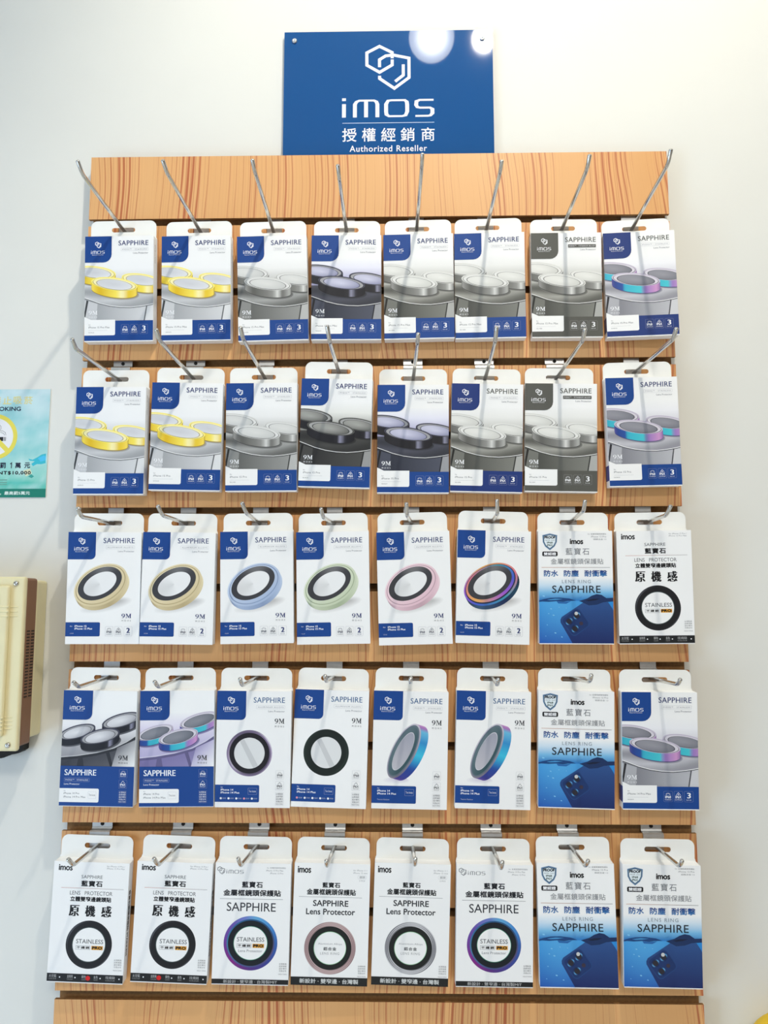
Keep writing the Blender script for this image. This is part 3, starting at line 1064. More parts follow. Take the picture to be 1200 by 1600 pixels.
def lower_label(a, dots):
    a.rrect(0, 114.6, 54.4, 135.4, 1.6, BLUE, (0, 1, 1, 0))
    a.text('for', 6.8, 116.8, 9.6, 118.2, INK_W)
    a.text('iPhone 14', 6.8, 119.4, 22.4, 121.8, INK_W, bold=.08)
    a.text('iPhone 14 Plus', 6.8, 122.8, 30, 125.2, INK_W, bold=.08)
    a.frame(40.6, 118.4, 51.6, 126, .16, mix(BLUE, INK_W, .5), .4)
    a.text('Two lenses', 41.8, 120.8, 50.4, 123.4, mix(BLUE, INK_W, .8))
    if dots is not None:
        for k in range(5):
            x = 7.2 + 9.6 * k
            a.ring(x, 131, 1.3, 1.3, rgb(224, 150, 170) if k == dots else INK_W, seg=16)
            a.text('COLOUR', x + 2, 130.2, x + 6.4, 131.7, mix(BLUE, INK_W, .6))
    else:
        a.text('Titanium Rainbow', 6.8, 130.2, 22, 131.8, mix(BLUE, INK_W, .5))
    icon_column(a, 74.6, 84.4, [(96.6, 107.2), (109.6, 120.6), (123, 139)], rgb(116, 118, 124), PALE)


def art_front(rim_ss, band, dots):
    """a single ring seen square on"""
    a = Art(92.5, 142)
    a.rect(0, 0, 92.5, 142, WHITE)
    cx, cy = 41.4, 76.0
    a.ring(cx, cy, 28.2, 28.2, lambda t, q: stops(rim_ss, t), inner=.8, seg=72)
    a.ring(cx, cy, 26.6, 26.6, lambda t, q: mix(stops(rim_ss, (t + .5) % 1), BLACK, .25), inner=.9, seg=72)
    a.ring(cx, cy, 24.8, 24.8, band, inner=.74, seg=72)
    a.ring(cx, cy, 18.9, 18.9, rgb(226, 227, 226), seg=64)
    a.poly([(cx - 12, cy - 14.4), (cx - 7, cy - 17.3), (cx + 11, cy + 15.2), (cx + 5, cy + 18)], rgb(204, 205, 205))
    corner_patch(a, BLUE, 36.2, 35.6, 6.0)
    head_lines(a, BLUE, 'ALUMINIUM ALLOYS', y=7.6, x0=45.6, x1=84.4, tone=rgb(40, 90, 140))
    nine_m(a, 72, 33.4, 84, 39.6, rgb(34, 38, 48))
    a.text('MOHS', 72.4, 42, 83.8, 44, rgb(70, 72, 80), sp=1.8)
    lower_label(a, dots)
    return a


def art_steep():
    """a ring standing almost on edge, rainbow side showing"""
    a = Art(92.5, 142)
    a.rect(0, 0, 92.5, 142, WHITE)
    for k in range(5):
        a.ring(30 + k, 108 - k * .6, 16 - k * 2, 4 - k * .5, mix(WHITE, rgb(190, 180, 206), .12 * (k + 1)), seg=28)
    cx, cy, an = 38.6, 72.5, -64
    side = [(0, rgb(214, 160, 206)), (0.16, rgb(160, 110, 180)), (0.2, rgb(110, 190, 220)), (0.36, rgb(50, 140, 200)), (0.5, rgb(60, 190, 220)), (0.62, rgb(40, 110, 180)), (0.66, rgb(36, 70, 150)), (0.85, rgb(60, 60, 140)), (1, rgb(130, 90, 170))]
    a.wall(cx, cy, 36.2, 14.6, 9.2, 2.6, an, [(1 - t, c) for t, c in reversed(side)], -0.02, 0.5)
    a.ring(cx, cy, 36.2, 14.6, lambda t, q: mix(rgb(206, 200, 212), rgb(120, 116, 132), .5 + .5 * math.cos(6.28 * (t - .4))), seg=64, ang=an)
    a.ring(cx - .3, cy - .2, 34.2, 13.0, rgb(96, 112, 124), seg=64, ang=an)
    a.ring(cx - .6, cy, 32.2, 11.8, lambda t, q: mix(rgb(54, 84, 92), rgb(96, 116, 124), .5 + .5 * math.cos(6.28 * (t - .8))), seg=64, ang=an)
    a.ring(cx - .8, cy + .4, 25.4, 8.6, rgb(206, 206, 212), inner=.95, seg=56, ang=an)
    a.ring(cx - .8, cy + .4, 24.4, 8.0, lambda t, q: mix(rgb(176, 176, 186), rgb(160, 162, 176), q * math.cos(6.28 * t)), seg=56, ang=an)
    corner_patch(a, BLUE, 36.2, 35.6, 5.0)
    head_lines(a, BLUE, 'PVDSS™ · STAINLESS', y=8.4, x0=45.6, x1=85.0, tone=rgb(40, 90, 140))
    nine_m(a, 72.4, 34.6, 84.6, 40.8, rgb(34, 38, 48))
    a.text('MOHS', 72.8, 43.2, 84.2, 45.2, rgb(70, 72, 80), sp=1.8)
    lower_label(a, None)
    return a


def art_pro_rainbow():
    a = Art(92.5, 142)
    a.rect(0, 0, 92.5, 142, WHITE)
    g = rgb(128, 130, 134)
    mark(a, 2.4, 4.6, 9.4, 9.0, g, 20)
    wordmark(a, 13.6, 8.0, 34.6, 12.6, g)
    for k, (s, l) in enumerate((('for 金屬框鏡頭保護貼', 63), ('iPhone 13 Pro Max', 62), ('iPhone 13 Pro', 67))):
        a.text(s, l, 4.2 + 3.2 * k, 86 - (3 if k else 0), 6.0 + 3.2 * k, rgb(150, 152, 156))
    a.text('藍寶石', 33, 21.6, 58.4, 29.0, rgb(34, 36, 42), bold=.28, sp=1.1)
    a.text('金屬框鏡頭保護貼', 10.6, 31.2, 81, 38.8, rgb(34, 36, 42), bold=.28)
    a.rect(6.8, 42.0, 83.6, 42.4, MID)
    a.text('SAPPHIRE', 15.4, 46.4, 75, 56.6, rgb(48, 50, 58), bold=.05)
    cx, cy = 45.6, 93.6
    rb = [(0, rgb(50, 96, 170)), (0.16, rgb(60, 60, 140)), (0.25, rgb(84, 50, 130)), (0.38, rgb(130, 36, 130)), (0.5, rgb(110, 60, 150)), (0.62, rgb(104, 84, 170)), (0.72, rgb(110, 130, 200)), (0.78, rgb(100, 170, 214)), (0.88, rgb(70, 140, 206)), (1, rgb(50, 96, 170))]
    a.ring(cx, cy, 32.6, 31.6, lambda t, q: stops(rb, t), inner=.8, seg=72)
    a.ring(cx, cy, 29.0, 28.0, lambda t, q: mix(stops(rb, (t + .3) % 1), rgb(20, 90, 110), .6), inner=.9, seg=72)
    a.ring(cx, cy, 27.4, 26.4, rgb(18, 26, 34), inner=.74, seg=72)
    a.ring(cx, cy, 20.7, 19.8, rgb(70, 150, 120), inner=.97, seg=64)
    stainless(a, cx, 86.8, 33, True)
    foot_block(a, 80.4, 116)
    a.rect(0, 135.4, 92.5, 141.0, rgb(28, 30, 32))
    a.text('新設計 · 雙窄邊 · 台灣製MIT', 14, 136.2, 79, 140.2, rgb(200, 200, 198))
    return a


def art_alloy(rim_a, rim_b):
    a = Art(92.5, 142)
    a.rect(0, 0, 92.5, 142, WHITE)
    a.text('imos', 4.0, 3.8, 20.4, 11.8, BLACK, bold=.32, sp=.95)
    for k, s in enumerate(('for iPhone 11 /', 'iPhone 12 mini')):
        a.text(s, 72, 6.6 + 3.0 * k, 89, 8.4 + 3.0 * k, rgb(150, 152, 154))
    a.frame(77.6, 13.2, 88, 17.6, .16, PALE, 1.4)
    a.text('鏡頭', 79.6, 14.0, 86.4, 16.8, MID)
    a.text('2 PCS', 79.4, 18.8, 86.4, 20.4, rgb(150, 152, 154))
    a.text('藍寶石', 34.6, 22.2, 56.4, 28.6, rgb(30, 34, 36), bold=.26, sp=1.1)
    a.text('金屬框鏡頭保護貼', 15.8, 30, 75.8, 37.2, rgb(30, 34, 36), bold=.26)
    a.rect(6.6, 39.4, 83.4, 39.8, rgb(150, 152, 154))
    a.text('SAPPHIRE', 24, 43.2, 67, 50.4, rgb(52, 54, 58), bold=.22)
    a.text('Lens Protector', 15.8, 53, 75.4, 60.2, rgb(52, 54, 58), bold=.22)
    cx, cy = 46.2, 98.8
    a.ring(cx, cy, 31.2, 30.4, lambda t, q: mix(rim_a, rim_b, .5 + .5 * math.cos(6.28 * 2 * (t - .1))), inner=.8, seg=72)
    for r_ in (30.0, 28.2):
        a.ring(cx, cy, r_, r_ * .975, lambda t, q: mix(rim_b, rim_a, .5 + .5 * math.cos(6.28 * 2 * (t - .2))), inner=.965, seg=72)
    a.ring(cx, cy, 26.0, 25.3, rgb(26, 30, 30), inner=.74, seg=72)
    a.ring(cx, cy, 19.7, 19.2, rgb(150, 206, 160), inner=.972, seg=64)
    a.text('Aluminium Alloys', cx - 14.4, 92.8, cx + 14.4, 95.6, rgb(166, 168, 170))
    a.text('鋁合金', cx - 7.8, 97.6, cx + 7.8, 101.6, rgb(84, 88, 90), bold=.1, sp=1.2)
    a.text('LENS RING', cx - 11.6, 103.6, cx + 11.6, 106.4, rgb(166, 168, 170), sp=1.2)
    foot_block(a, 80.2, 118)
    a.rect(0, 132.4, 92.5, 142, rgb(30, 33, 34))
    a.text('新設計 · 雙窄邊 · 台灣製', 10.6, 134.2, 81.6, 139.8, rgb(206, 208, 206), bold=.14)
    return a

# ------------------------------------------------------------------ measured positions (metres, degrees)
POSE = [
    [(-0.3427, -0.0020, 1.7513, 4.51, -0.01, -1.12), (-0.2396, -0.0020, 1.7512, 3.78, -0.35, -0.73), (-0.1362, -0.0055, 1.7491, 3.07, -1.42, 0.63), (-0.0402, -0.0050, 1.7496, 2.36, 0.01, 0.41), (0.0569, -0.0037, 1.7509, 2.53, -0.46, -1.26), (0.1508, -0.0038, 1.7512, 3.14, -0.28, -2.08), (0.2510, -0.0037, 1.7512, 2.07, 0.18, -0.74), (0.3504, -0.0046, 1.7518, 1.68, -0.84, -3.76)],
    [(-0.3480, -0.0036, 1.5450, 2.13, 0.39, -1.33), (-0.2495, -0.0043, 1.5497, 2.18, 0.92, 0.95), (-0.1492, -0.0049, 1.5485, 2.70, -0.14, -0.14), (-0.0545, -0.0063, 1.5530, 3.19, 1.95, -2.82), (0.0470, -0.0034, 1.5456, 2.30, 0.39, -0.62), (0.1411, -0.0033, 1.5464, 1.91, 1.45, -0.23), (0.2375, -0.0026, 1.5465, 1.76, 1.19, -1.55), (0.3454, -0.0047, 1.5535, 2.02, -1.14, 0.26)],
    [(-0.3484, -0.0064, 1.3538, 2.04, 0.07, 2.67), (-0.2539, -0.0066, 1.3532, 1.48, 0.64, 1.19), (-0.1515, -0.0039, 1.3546, 3.14, -0.82, 1.72), (-0.0541, -0.0042, 1.3538, 2.43, -0.86, 0.20), (0.0496, -0.0075, 1.3534, 2.44, -1.38, 0.16), (0.1454, -0.0072, 1.3546, 3.15, 1.55, 0.80), (0.2512, -0.0067, 1.3540, 2.90, 0.19, -1.28), (0.3523, -0.0053, 1.3543, 3.24, -0.55, -2.82)],
    [(-0.3486, -0.0028, 1.1541, 1.85, 0.83, 0.17), (-0.2476, -0.0053, 1.1549, 2.63, -0.41, 0.26), (-0.1532, -0.0067, 1.1551, 3.20, 0.64, 0.80), (-0.0591, -0.0072, 1.1545, -0.05, 1.58, -0.33), (0.0397, -0.0094, 1.1542, 1.33, 1.37, 1.53), (0.1421, -0.0071, 1.1539, 1.00, 1.54, 1.21), (0.2455, -0.0065, 1.1553, 2.78, 1.05, -2.10), (0.3476, -0.0068, 1.1544, 3.13, 0.41, 0.12)],
    [(-0.3544, -0.0020, 0.9472, 1.71, 2.02, 0.87), (-0.2520, -0.0032, 0.9485, 2.05, 2.30, 1.23), (-0.1530, -0.0037, 0.9474, 1.55, 1.06, 0.93), (-0.0578, -0.0024, 0.9468, 1.26, 1.57, 1.46), (0.0395, -0.0042, 0.9483, 1.70, 1.88, 1.34), (0.1411, -0.0055, 0.9477, 1.42, 1.05, 1.10), (0.2424, -0.0101, 0.9489, -0.63, -0.31, -2.08), (0.3412, -0.0111, 0.9509, 2.22, 0.68, -0.55)],
]
HOOK = [
    [(-0.3436, 1.9074, -0.3439, 1.9078, -0.3459, 1.9183), (-0.2401, 1.9066, -0.2434, 1.9083, -0.2459, 1.9177), (-0.1402, 1.9047, -0.1395, 1.9085, -0.1411, 1.9173), (-0.0412, 1.9054, -0.0402, 1.8997, -0.0412, 1.9095), (0.0537, 1.9067, 0.0567, 1.9143, 0.0572, 1.9224), (0.1481, 1.9066, 0.1484, 1.9066, 0.1489, 1.9127), (0.2500, 1.9063, 0.2495, 1.9082, 0.2504, 1.9186), (0.3441, 1.9055, 0.3432, 1.9123, 0.3441, 1.9243)],
    [(-0.3444, 1.7008, -0.3425, 1.6951, -0.3429, 1.7031), (-0.2455, 1.7030, -0.2458, 1.7045, -0.2470, 1.7137), (-0.1492, 1.7022, -0.1499, 1.7064, -0.1507, 1.7155), (-0.0501, 1.7082, -0.0500, 1.7020, -0.0520, 1.7160), (0.0481, 1.6998, 0.0505, 1.7000, 0.0510, 1.7065), (0.1436, 1.7001, 0.1392, 1.7019, 0.1395, 1.7134), (0.2379, 1.7006, 0.2385, 1.7012, 0.2389, 1.7102), (0.3405, 1.7071, 0.3406, 1.7017, 0.3412, 1.7107)],
    [(-0.3463, 1.5086, -0.3515, 1.5074, -0.3522, 1.5165), (-0.2498, 1.5083, -0.2539, 1.5089, -0.2568, 1.5187), (-0.1536, 1.5084, -0.1533, 1.5112, -0.1567, 1.5220), (-0.0559, 1.5081, -0.0614, 1.5059, -0.0631, 1.5149), (0.0452, 1.5083, 0.0384, 1.5081, 0.0376, 1.5209), (0.1498, 1.5095, 0.1457, 1.5096, 0.1443, 1.5244), (0.2497, 1.5079, 0.2475, 1.5127, 0.2472, 1.5233), (0.3484, 1.5078, 0.3445, 1.5073, 0.3468, 1.5170)],
    [(-0.3439, 1.3104, -0.3463, 1.3072, -0.3483, 1.3135), (-0.2480, 1.3107, -0.2526, 1.3073, -0.2540, 1.3143), (-0.1510, 1.3109, -0.1544, 1.3093, -0.1551, 1.3176), (-0.0549, 1.3105, -0.0561, 1.3141, -0.0570, 1.3211), (0.0440, 1.3108, 0.0419, 1.3125, 0.0417, 1.3178), (0.1463, 1.3101, 0.1423, 1.3102, 0.1420, 1.3172), (0.2470, 1.3102, 0.2490, 1.3140, 0.2486, 1.3221), (0.3472, 1.3095, 0.3500, 1.3109, 0.3494, 1.3174)],
    [(-0.3483, 1.1046, -0.3437, 1.1078, -0.3456, 1.1171), (-0.2454, 1.1051, -0.2466, 1.1082, -0.2483, 1.1182), (-0.1487, 1.1044, -0.1521, 1.1080, -0.1530, 1.1187), (-0.0525, 1.1032, -0.0541, 1.1081, -0.0537, 1.1169), (0.0447, 1.1037, 0.0457, 1.1097, 0.0461, 1.1197), (0.1431, 1.1038, 0.1432, 1.1063, 0.1433, 1.1167), (0.2385, 1.1063, 0.2380, 1.1096, 0.2388, 1.1184), (0.3434, 1.1064, 0.3432, 1.1101, 0.3429, 1.1189)],
]
# ------------------------------------------------------------------ the room
WALL_Y = 0.0225


def structure(name, x0, x1, y0, y1, z0, z1, mat):
    bm = bmesh.new()
    add_box(bm, x0, x1, y0, y1, z0, z1)
    return tag(mesh_obj(name, bm, mat), kind='structure')


structure('wall_back', -2.6, 2.6, WALL_Y, WALL_Y + 0.12, 0, 2.88, M['wall'])
structure('floor', -2.6, 2.6, -3.6, WALL_Y + 0.12, -0.1, 0, M['floor'])
structure('ceiling', -2.6, 2.6, -3.6, WALL_Y + 0.12, 2.88, 2.98, M['ceiling'])

# ------------------------------------------------------------------ slatwall panel
PW = 0.7946
HX = PW / 2
ZT = 1.93                      # underside of the top slat
panel = empty('slatwall_panel', (0, 0.0205, 0.38))
tag(panel, 'wood-grained slatwall panel with horizontal grooves carrying all the hanging packs', 'display panel')


def under(o, p):
    o.parent = p
    o.matrix_parent_inverse = Matrix.Translation(p.location).inverted() if p.rotation_euler == Euler((0, 0, 0)) else p.matrix_basis.inverted()
    return o


bm = bmesh.new()
add_box(bm, -HX + 0.0015, HX - 0.0015, 0.0126, 0.0205, 0.38, ZT + 0.0905)
under(mesh_obj('back_board', bm, M['mdf']), panel)


def slat(zt, zb, first=False):
    bm = bmesh.new()
    k, q = 0.0048, 0.0066
    prof = [(0, zt), (0, zb), (k, zb), (k, zb + q), (0.0124, zb + q)]
    prof += [(0.0124, zt), ] if first else [(0.0124, zt - q), (k, zt - q), (k, zt)]
    add_prism_x(bm, prof, -HX, HX, lambda i: 0 if i == 0 else 1)
    return under(mesh_obj('slat', bm, [M['wood'], M['mdf']]), panel)


slat(ZT + 0.0907, ZT, True)
for k in range(15):
    slat(ZT - 0.0102 - 0.1 * k, ZT - 0.1 * (k + 1))

# ------------------------------------------------------------------ packs
def pack_blank(name, art, side_l, side_r, slot_x, slot_z, parent, tabmark=True):
    w, h, d = 0.0925, 0.142, 0.016
    bm = bmesh.new()
    add_box(bm, -w / 2, w / 2, -d, 0, 0, h, 0.0005, 1)
    arts = [(art, lambda u, v, lift: (-w / 2 + u, -d - lift, h - v), (0, -1, 0))]
    if side_l:
        arts.append((side_l, lambda u, v, lift: (-w / 2 - lift, -u, h - v), (-1, 0, 0)))
    if side_r:
        arts.append((side_r, lambda u, v, lift: (w / 2 + lift, -d + u, h - v), (1, 0, 0)))
    me = printed_mesh('box', bm, arts, WHITE, M['card'], None)
    o = bpy.data.objects.new('box', me)
    COL.objects.link(o)
    o.parent = parent
    # hanging tab with a long slot
    bm = bmesh.new()
    tw = 0.0895
    zt = slot_z + 0.0125
    sl = rounded_rect(slot_x - 0.016, slot_z - 0.0031, slot_x + 0.016, slot_z + 0.0031, 0.0031, 6)
    outer = [(-w / 2 + .0005, 0.1405), (w / 2 - .0005, 0.1405), (w / 2 - .0005, 0.1432), (tw / 2, 0.1452)]
    outer += rounded_rect(-tw / 2, 0.12, tw / 2, zt, 0.0085, 7, (0, 0, 1, 1))[2:]
    outer += [(-tw / 2, 0.1452), (-w / 2 + .0005, 0.1432)]
    add_plate(bm, outer, [sl], -0.0006, 0.0)
    t = mesh_obj('hang_tab', bm, M['tabcard'], parent)
    return o, t


def side_band(theme):
    a = Art(16, 142)
    a.rect(0, 114, 16, 133.6, theme)
    return a


def side_text(kind):
    a = Art(16, 142)
    if kind == 'small':
        a.text('SAPPHIRE Lens Protector', 5.5, 10, 8, 36, rgb(90, 92, 100), vert=True)
    else:
        a.text('藍寶石鏡頭保護貼 STAINLESS', 5, 34, 10.5, 112, BLACK, bold=.3, vert=True)
    return a


cream = (rgb(214, 198, 156), rgb(236, 222, 184), rgb(150, 128, 84))
blue_t = (rgb(168, 186, 214), rgb(202, 215, 234), rgb(98, 118, 160))
green_t = (rgb(198, 208, 180), rgb(223, 230, 207), rgb(128, 146, 108))
pink_t = (rgb(226, 192, 202), rgb(244, 218, 224), rgb(160, 124, 136))
DEEP = rgb(24, 52, 118)
PM, PR = 'iPhone 15 Pro Max', 'iPhone 15 Pro'
ALU = 'ALUMINIUM ALLOYS'
PVD = 'PVDSS™ · STAINLESS'
purple_rim = [(0, rgb(176, 160, 186)), (.2, rgb(112, 100, 128)), (.4, rgb(150, 132, 168)), (.6, rgb(104, 92, 120)), (.8, rgb(120, 108, 134)), (.9, rgb(214, 206, 220)), (1, rgb(176, 160, 186))]
dark_rim = [(0, rgb(34, 50, 44)), (.3, rgb(22, 30, 28)), (.6, rgb(40, 54, 48)), (.8, rgb(24, 34, 30)), (1, rgb(34, 50, 44))]

PACKS = [
    [('white hanging box with three gold lens rings, leftmost pack of the top row', art_trio('gold', BLUE, PM), 'b', 'small'),
     ('white hanging box with three gold lens rings, second from left in the top row', art_trio('gold', BLUE, PM), 'b', 'small'),
     ('white hanging box with three silver lens rings, third from left in the top row', art_trio('silver', BLUE, PM), 'b', None),
     ('white hanging box with dark midnight-blue lens rings, fourth from left in the top row', art_trio('midnight', BLUE, PM), 'b', None),
     ('white hanging box with three silver lens rings, fifth from left in the top row', art_trio('steel', BLUE, PM), 'b', None),
     ('white hanging box with three silver lens rings, sixth from left in the top row', art_trio('steel', BLUE, PM), 'b', None),
     ('white hanging box with grey corner block and grey foot band in the top row', art_trio('steel', GREY_T, PM, 'PVDSS™ · TITANIUM ALLOY', True), 'g', None),
     ('white hanging box with three rainbow lens rings at the right end of the top row', art_trio('rainbow', DEEP, PM), 'b', None)],
    [('white hanging box with three gold lens rings, leftmost pack of the second row', art_trio('gold', BLUE, PR), 'b', 'small'),
     ('white hanging box with three gold lens rings, second from left in the second row', art_trio('gold', BLUE, PR), 'b', 'small'),
     ('white hanging box with grey silver lens rings, third from left in the second row', art_trio('silver', BLUE, PR), 'b', None),
     ('white hanging box with black lens rings on dark grey ground in the second row', art_trio('black', BLUE, PR), 'b', None),
     ('white hanging box with dark lens rings fading to lilac, fifth in the second row', art_trio('midnight', BLUE, PR), 'b', None),
     ('white hanging box with bright silver lens rings, sixth from left in the second row', art_trio('steel', DEEP, PR), 'b', None),
     ('white hanging box with grey corner block and grey foot band in the second row', art_trio('steel', GREY_T, PR, 'PVDSS™ · TITANIUM ALLOY', True), 'g', None),
     ('white hanging box with three rainbow lens rings at the right end of the second row', art_trio('rainbow', BLUE, PR), 'b', None)],
    [('white hanging box with one slanted cream-gold ring, leftmost pack of the third row', art_tilted(*cream, ALU), None, 'small'),
     ('white hanging box with one slanted cream-gold ring, second from left in the third row', art_tilted(*cream, ALU), None, 'small'),
     ('white hanging box with one slanted pale blue ring in the third row', art_tilted(*blue_t, ALU), None, None),
     ('white hanging box with one slanted pale green ring in the third row', art_tilted(*green_t, ALU), None, None),
     ('white hanging box with one slanted pink ring in the third row', art_tilted(*pink_t, ALU), None, None),
     ('white hanging box with one slanted rainbow-edged dark ring in the third row', art_tilted(rgb(40, 50, 80), rgb(90, 110, 150), rgb(20, 26, 44), PVD, True), None, None),
     ('white and blue hanging box picturing a phone under water in the third row', art_water(), None, None),
     ('white hanging box with black steel ring at the right end of the third row', art_original(None), None, None)],
    [('white hanging box with black slanted lenses above a blue lower half in the fourth row', art_low_trio('black'), 'd', None),
     ('white hanging box with rainbow lenses above a blue lower half in the fourth row', art_low_trio('rainbow'), 'd', None),
     ('white hanging box with upright purple-rimmed black ring in the fourth row', art_front(purple_rim, rgb(30, 28, 34), 3), None, None),
     ('white hanging box with plain dark green-black upright ring in the fourth row', art_front(dark_rim, rgb(24, 34, 31), 0), None, None),
     ('white hanging box with steep rainbow-sided ring, left one of two in the fourth row', art_steep(), None, None),
     ('white hanging box with steep rainbow-sided ring, right one of two in the fourth row', art_steep(), None, None),
     ('white and blue hanging box picturing a phone under water in the fourth row', art_water(), None, None),
     ('white hanging box with three rainbow lens rings at the right end of the fourth row', art_trio('rainbow', BLUE, 'iPhone 14 Pro Max'), 'b', None)],
    [('white hanging box with black steel ring, leftmost pack of the bottom row', art_original(2), None, 'big'),
     ('white hanging box with black steel ring, second from left in the bottom row', art_original(1), None, 'big'),
     ('white hanging box with blue-purple ring, left one of two in the bottom row', art_pro_rainbow(), None, None),
     ('white hanging box with rose-rimmed black ring in the bottom row', art_alloy(rgb(196, 172, 170), rgb(150, 122, 124)), None, None),
     ('white hanging box with grey-rimmed black ring in the bottom row', art_alloy(rgb(206, 206, 208), rgb(112, 112, 118)), None, None),
     ('white hanging box with blue-purple ring, right one of two in the bottom row', art_pro_rainbow(), None, None),
     ('blue hanging box picturing a phone under water, left of two in the bottom row', art_water(), None, None),
     ('blue hanging box picturing a phone under water, right end of the bottom row', art_water(), None, None)],
]
ROWN = ('top', 'second', 'third', 'fourth', 'bottom')
ORD = ('first', 'second', 'third', 'fourth', 'fifth', 'sixth', 'seventh', 'eighth')

for ri in range(5):
    for ci in range(8):
        px, py, pz, rx, ry, rz = POSE[ri][ci]
        label, art, sl, sr = PACKS[ri][ci]
        root = empty('hanging_pack', (px, py, pz), (R(rx), R(ry), R(rz)))
        tag(root, label, 'product box', 'lens protector packs hung on the slatwall')
        mw = Matrix.Translation((px, py, pz)) @ Euler((R(rx), R(ry), R(rz))).to_matrix().to_4x4()
        inv = mw.inverted()
        hx, hz, ex, ez, tx, tz = HOOK[ri][ci]
        L = 0.155 if ri < 2 else 0.095
        # where the wire crosses the tab
        A, B = inv @ Vector((hx, py - 0.012, hz)), inv @ Vector((ex, -L, ez))
        t = (-0.0003 - A.y) / (B.y - A.y)
        C = A.lerp(B, t)
        band = {'b': BLUE, 'g': GREY_T}.get(sl)
        pack_blank('pack', art, side_band(band) if band else None, side_text(sr) if sr else None,
                   C.x * 0.4, C.z - 0.0004, root)

# ------------------------------------------------------------------ hooks
WIDE = {(1, 0), (1, 1), (1, 4), (1, 5), (1, 6)} | {(4, c) for c in range(8)}
for ri in range(5):
    zl = ZT - 0.0102 - 0.2 * ri          # upper edge of the slat below the groove
    for ci in range(8):
        hx, hz, ex, ez, tx, tz = HOOK[ri][ci]
        L = 0.155 if ri < 2 else 0.095
        wide = (ri, ci) in WIDE
        pw = 0.0255 if wide else 0.0205
        root = empty('display_hook', (hx, 0.0, zl))
        tag(root, 'chrome wire hook carrying the %s pack from the left in the %s row' % (ORD[ci], ROWN[ri]),
            'hook', 'slatwall hooks')
        bm = bmesh.new()
        # folded sheet: flange up inside the groove, step over the lip, plate down the slat
        lo = hz - zl - 0.006
        out = [(0.0062, 0.0145), (0.0062, 0.0035), (0.0050, 0.0014), (-0.0012, 0.0008), (-0.0030, -0.0008), (-0.0036, -0.0040), (-0.0030, -0.0080), (-0.0018, -0.0108), (-0.0016, lo)]
        inn = [(-0.0004, lo), (-0.0005, -0.0110), (-0.0017, -0.0075), (-0.0023, -0.0040), (-0.0018, -0.0014), (-0.0004, 0.0002), (0.0056, 0.0006), (0.0074, 0.0028), (0.0074, 0.0145)]
        add_prism_x(bm, [(y, z) for y, z in out + inn], -pw / 2, pw / 2)
        under(mesh_obj('mounting_plate', bm, M['zinc'], None, False, (hx, 0, zl)), root)
        if wide:
            bm = bmesh.new()
            add_lathe(bm, [(0.0024, 0), (0.0024, 0.0006), (0.0008, 0.0006), (0.0008, 0.0001)], (0, 0.0063, 0.0072), (0, -1, 0), 16)  # dark disc laid on the flange for the shade in its hole
            under(mesh_obj('hole_shade_disc', bm, M['dark'], None, False, (hx, 0, zl)), root)
        bm = bmesh.new()
        b0 = Vector((hx - (ex - hx) * 0.02, -0.0010, hz - (ez - hz) * 0.02))
        e = Vector((ex, -L, ez))
        tip = Vector((tx, -L - 0.010, tz))
        d1, d2 = (e - b0).normalized(), (tip - e).normalized()
        rb = 0.006
        path = [b0, b0.lerp(e, 0.5)]
        p0, p1 = e - d1 * rb, e + d2 * rb * 0.9
        for k in range(7):
            s = k / 6.0
            path.append(p0 * (1 - s) ** 2 + e * 2 * s * (1 - s) + p1 * s * s)
        path.append(tip)
        add_tube(bm, path, 0.0024, 12)
        wire = mesh_obj('wire', bm, M['chrome'], None, True)
        under(wire, root)

# ------------------------------------------------------------------ sign above the panel
SX0, SX1, SZ0, SZ1 = -0.1329, 0.1636, 2.0210, 2.2162
sign = empty('acrylic_sign', ((SX0 + SX1) / 2, 0.0185, SZ0))
tag(sign, 'glossy blue acrylic shop sign with white logo standing on the wooden panel', 'sign')
sw, sh = (SX1 - SX0) * 1000, (SZ1 - SZ0) * 1000


def sp_(X, Y):
    """sign photograph crop -> millimetres on the sign"""
    v = (Y - 71.0) / (661.0 - 71.0)
    xl, xr = 87 - 15 * v, 1101 + 11 * v
    return ((X - xl) / (xr - xl) * sw, v * (sh - 8.6))


sa = Art(sw, sh)
sa.rect(0, 0, sw, sh, rgb(10, 78, 140))
for ln in MARK:
    sa.line([sp_(477 + x, 138 + y) for x, y in ln], 4.3, INK_W)
x0, y0 = sp_(366, 394)
x1, y1 = sp_(818, 486)
wordmark(sa, x0, y0, x1, y1, INK_W)
x0, y0 = sp_(367, 513)
x1, _ = sp_(818, 513)
sa.rect(x0, y0 - .45, x1, y0 + .45, rgb(190, 210, 230))
for k, s in enumerate('授權經銷商'):
    x0, y0 = sp_((366, 463, 557, 653, 754)[k], 537)
    x1, y1 = sp_((436, 530, 628, 722, 820)[k], 601)
    sa.text(s, x0, y0, x1, y1, INK_W, bold=.22)
x0, y0 = sp_(402, 620)
x1, y1 = sp_(782, 649)
sa.text('Authorized Reseller', x0, y0, x1, y1, INK_W, bold=.14, sp=1.12)
bm = bmesh.new()
add_box(bm, SX0, SX1, 0.0145, 0.0185, SZ0, SZ1, 0.0003, 1)
me = printed_mesh('sign_panel', bm, [(sa, lambda u, v, l: (SX0 + u, 0.0145 - l, SZ1 - v), (0, -1, 0))], rgb(10, 78, 140), M['acrylic'], None)
o = bpy.data.objects.new('sign_panel', me)
COL.objects.link(o)
under(o, sign)
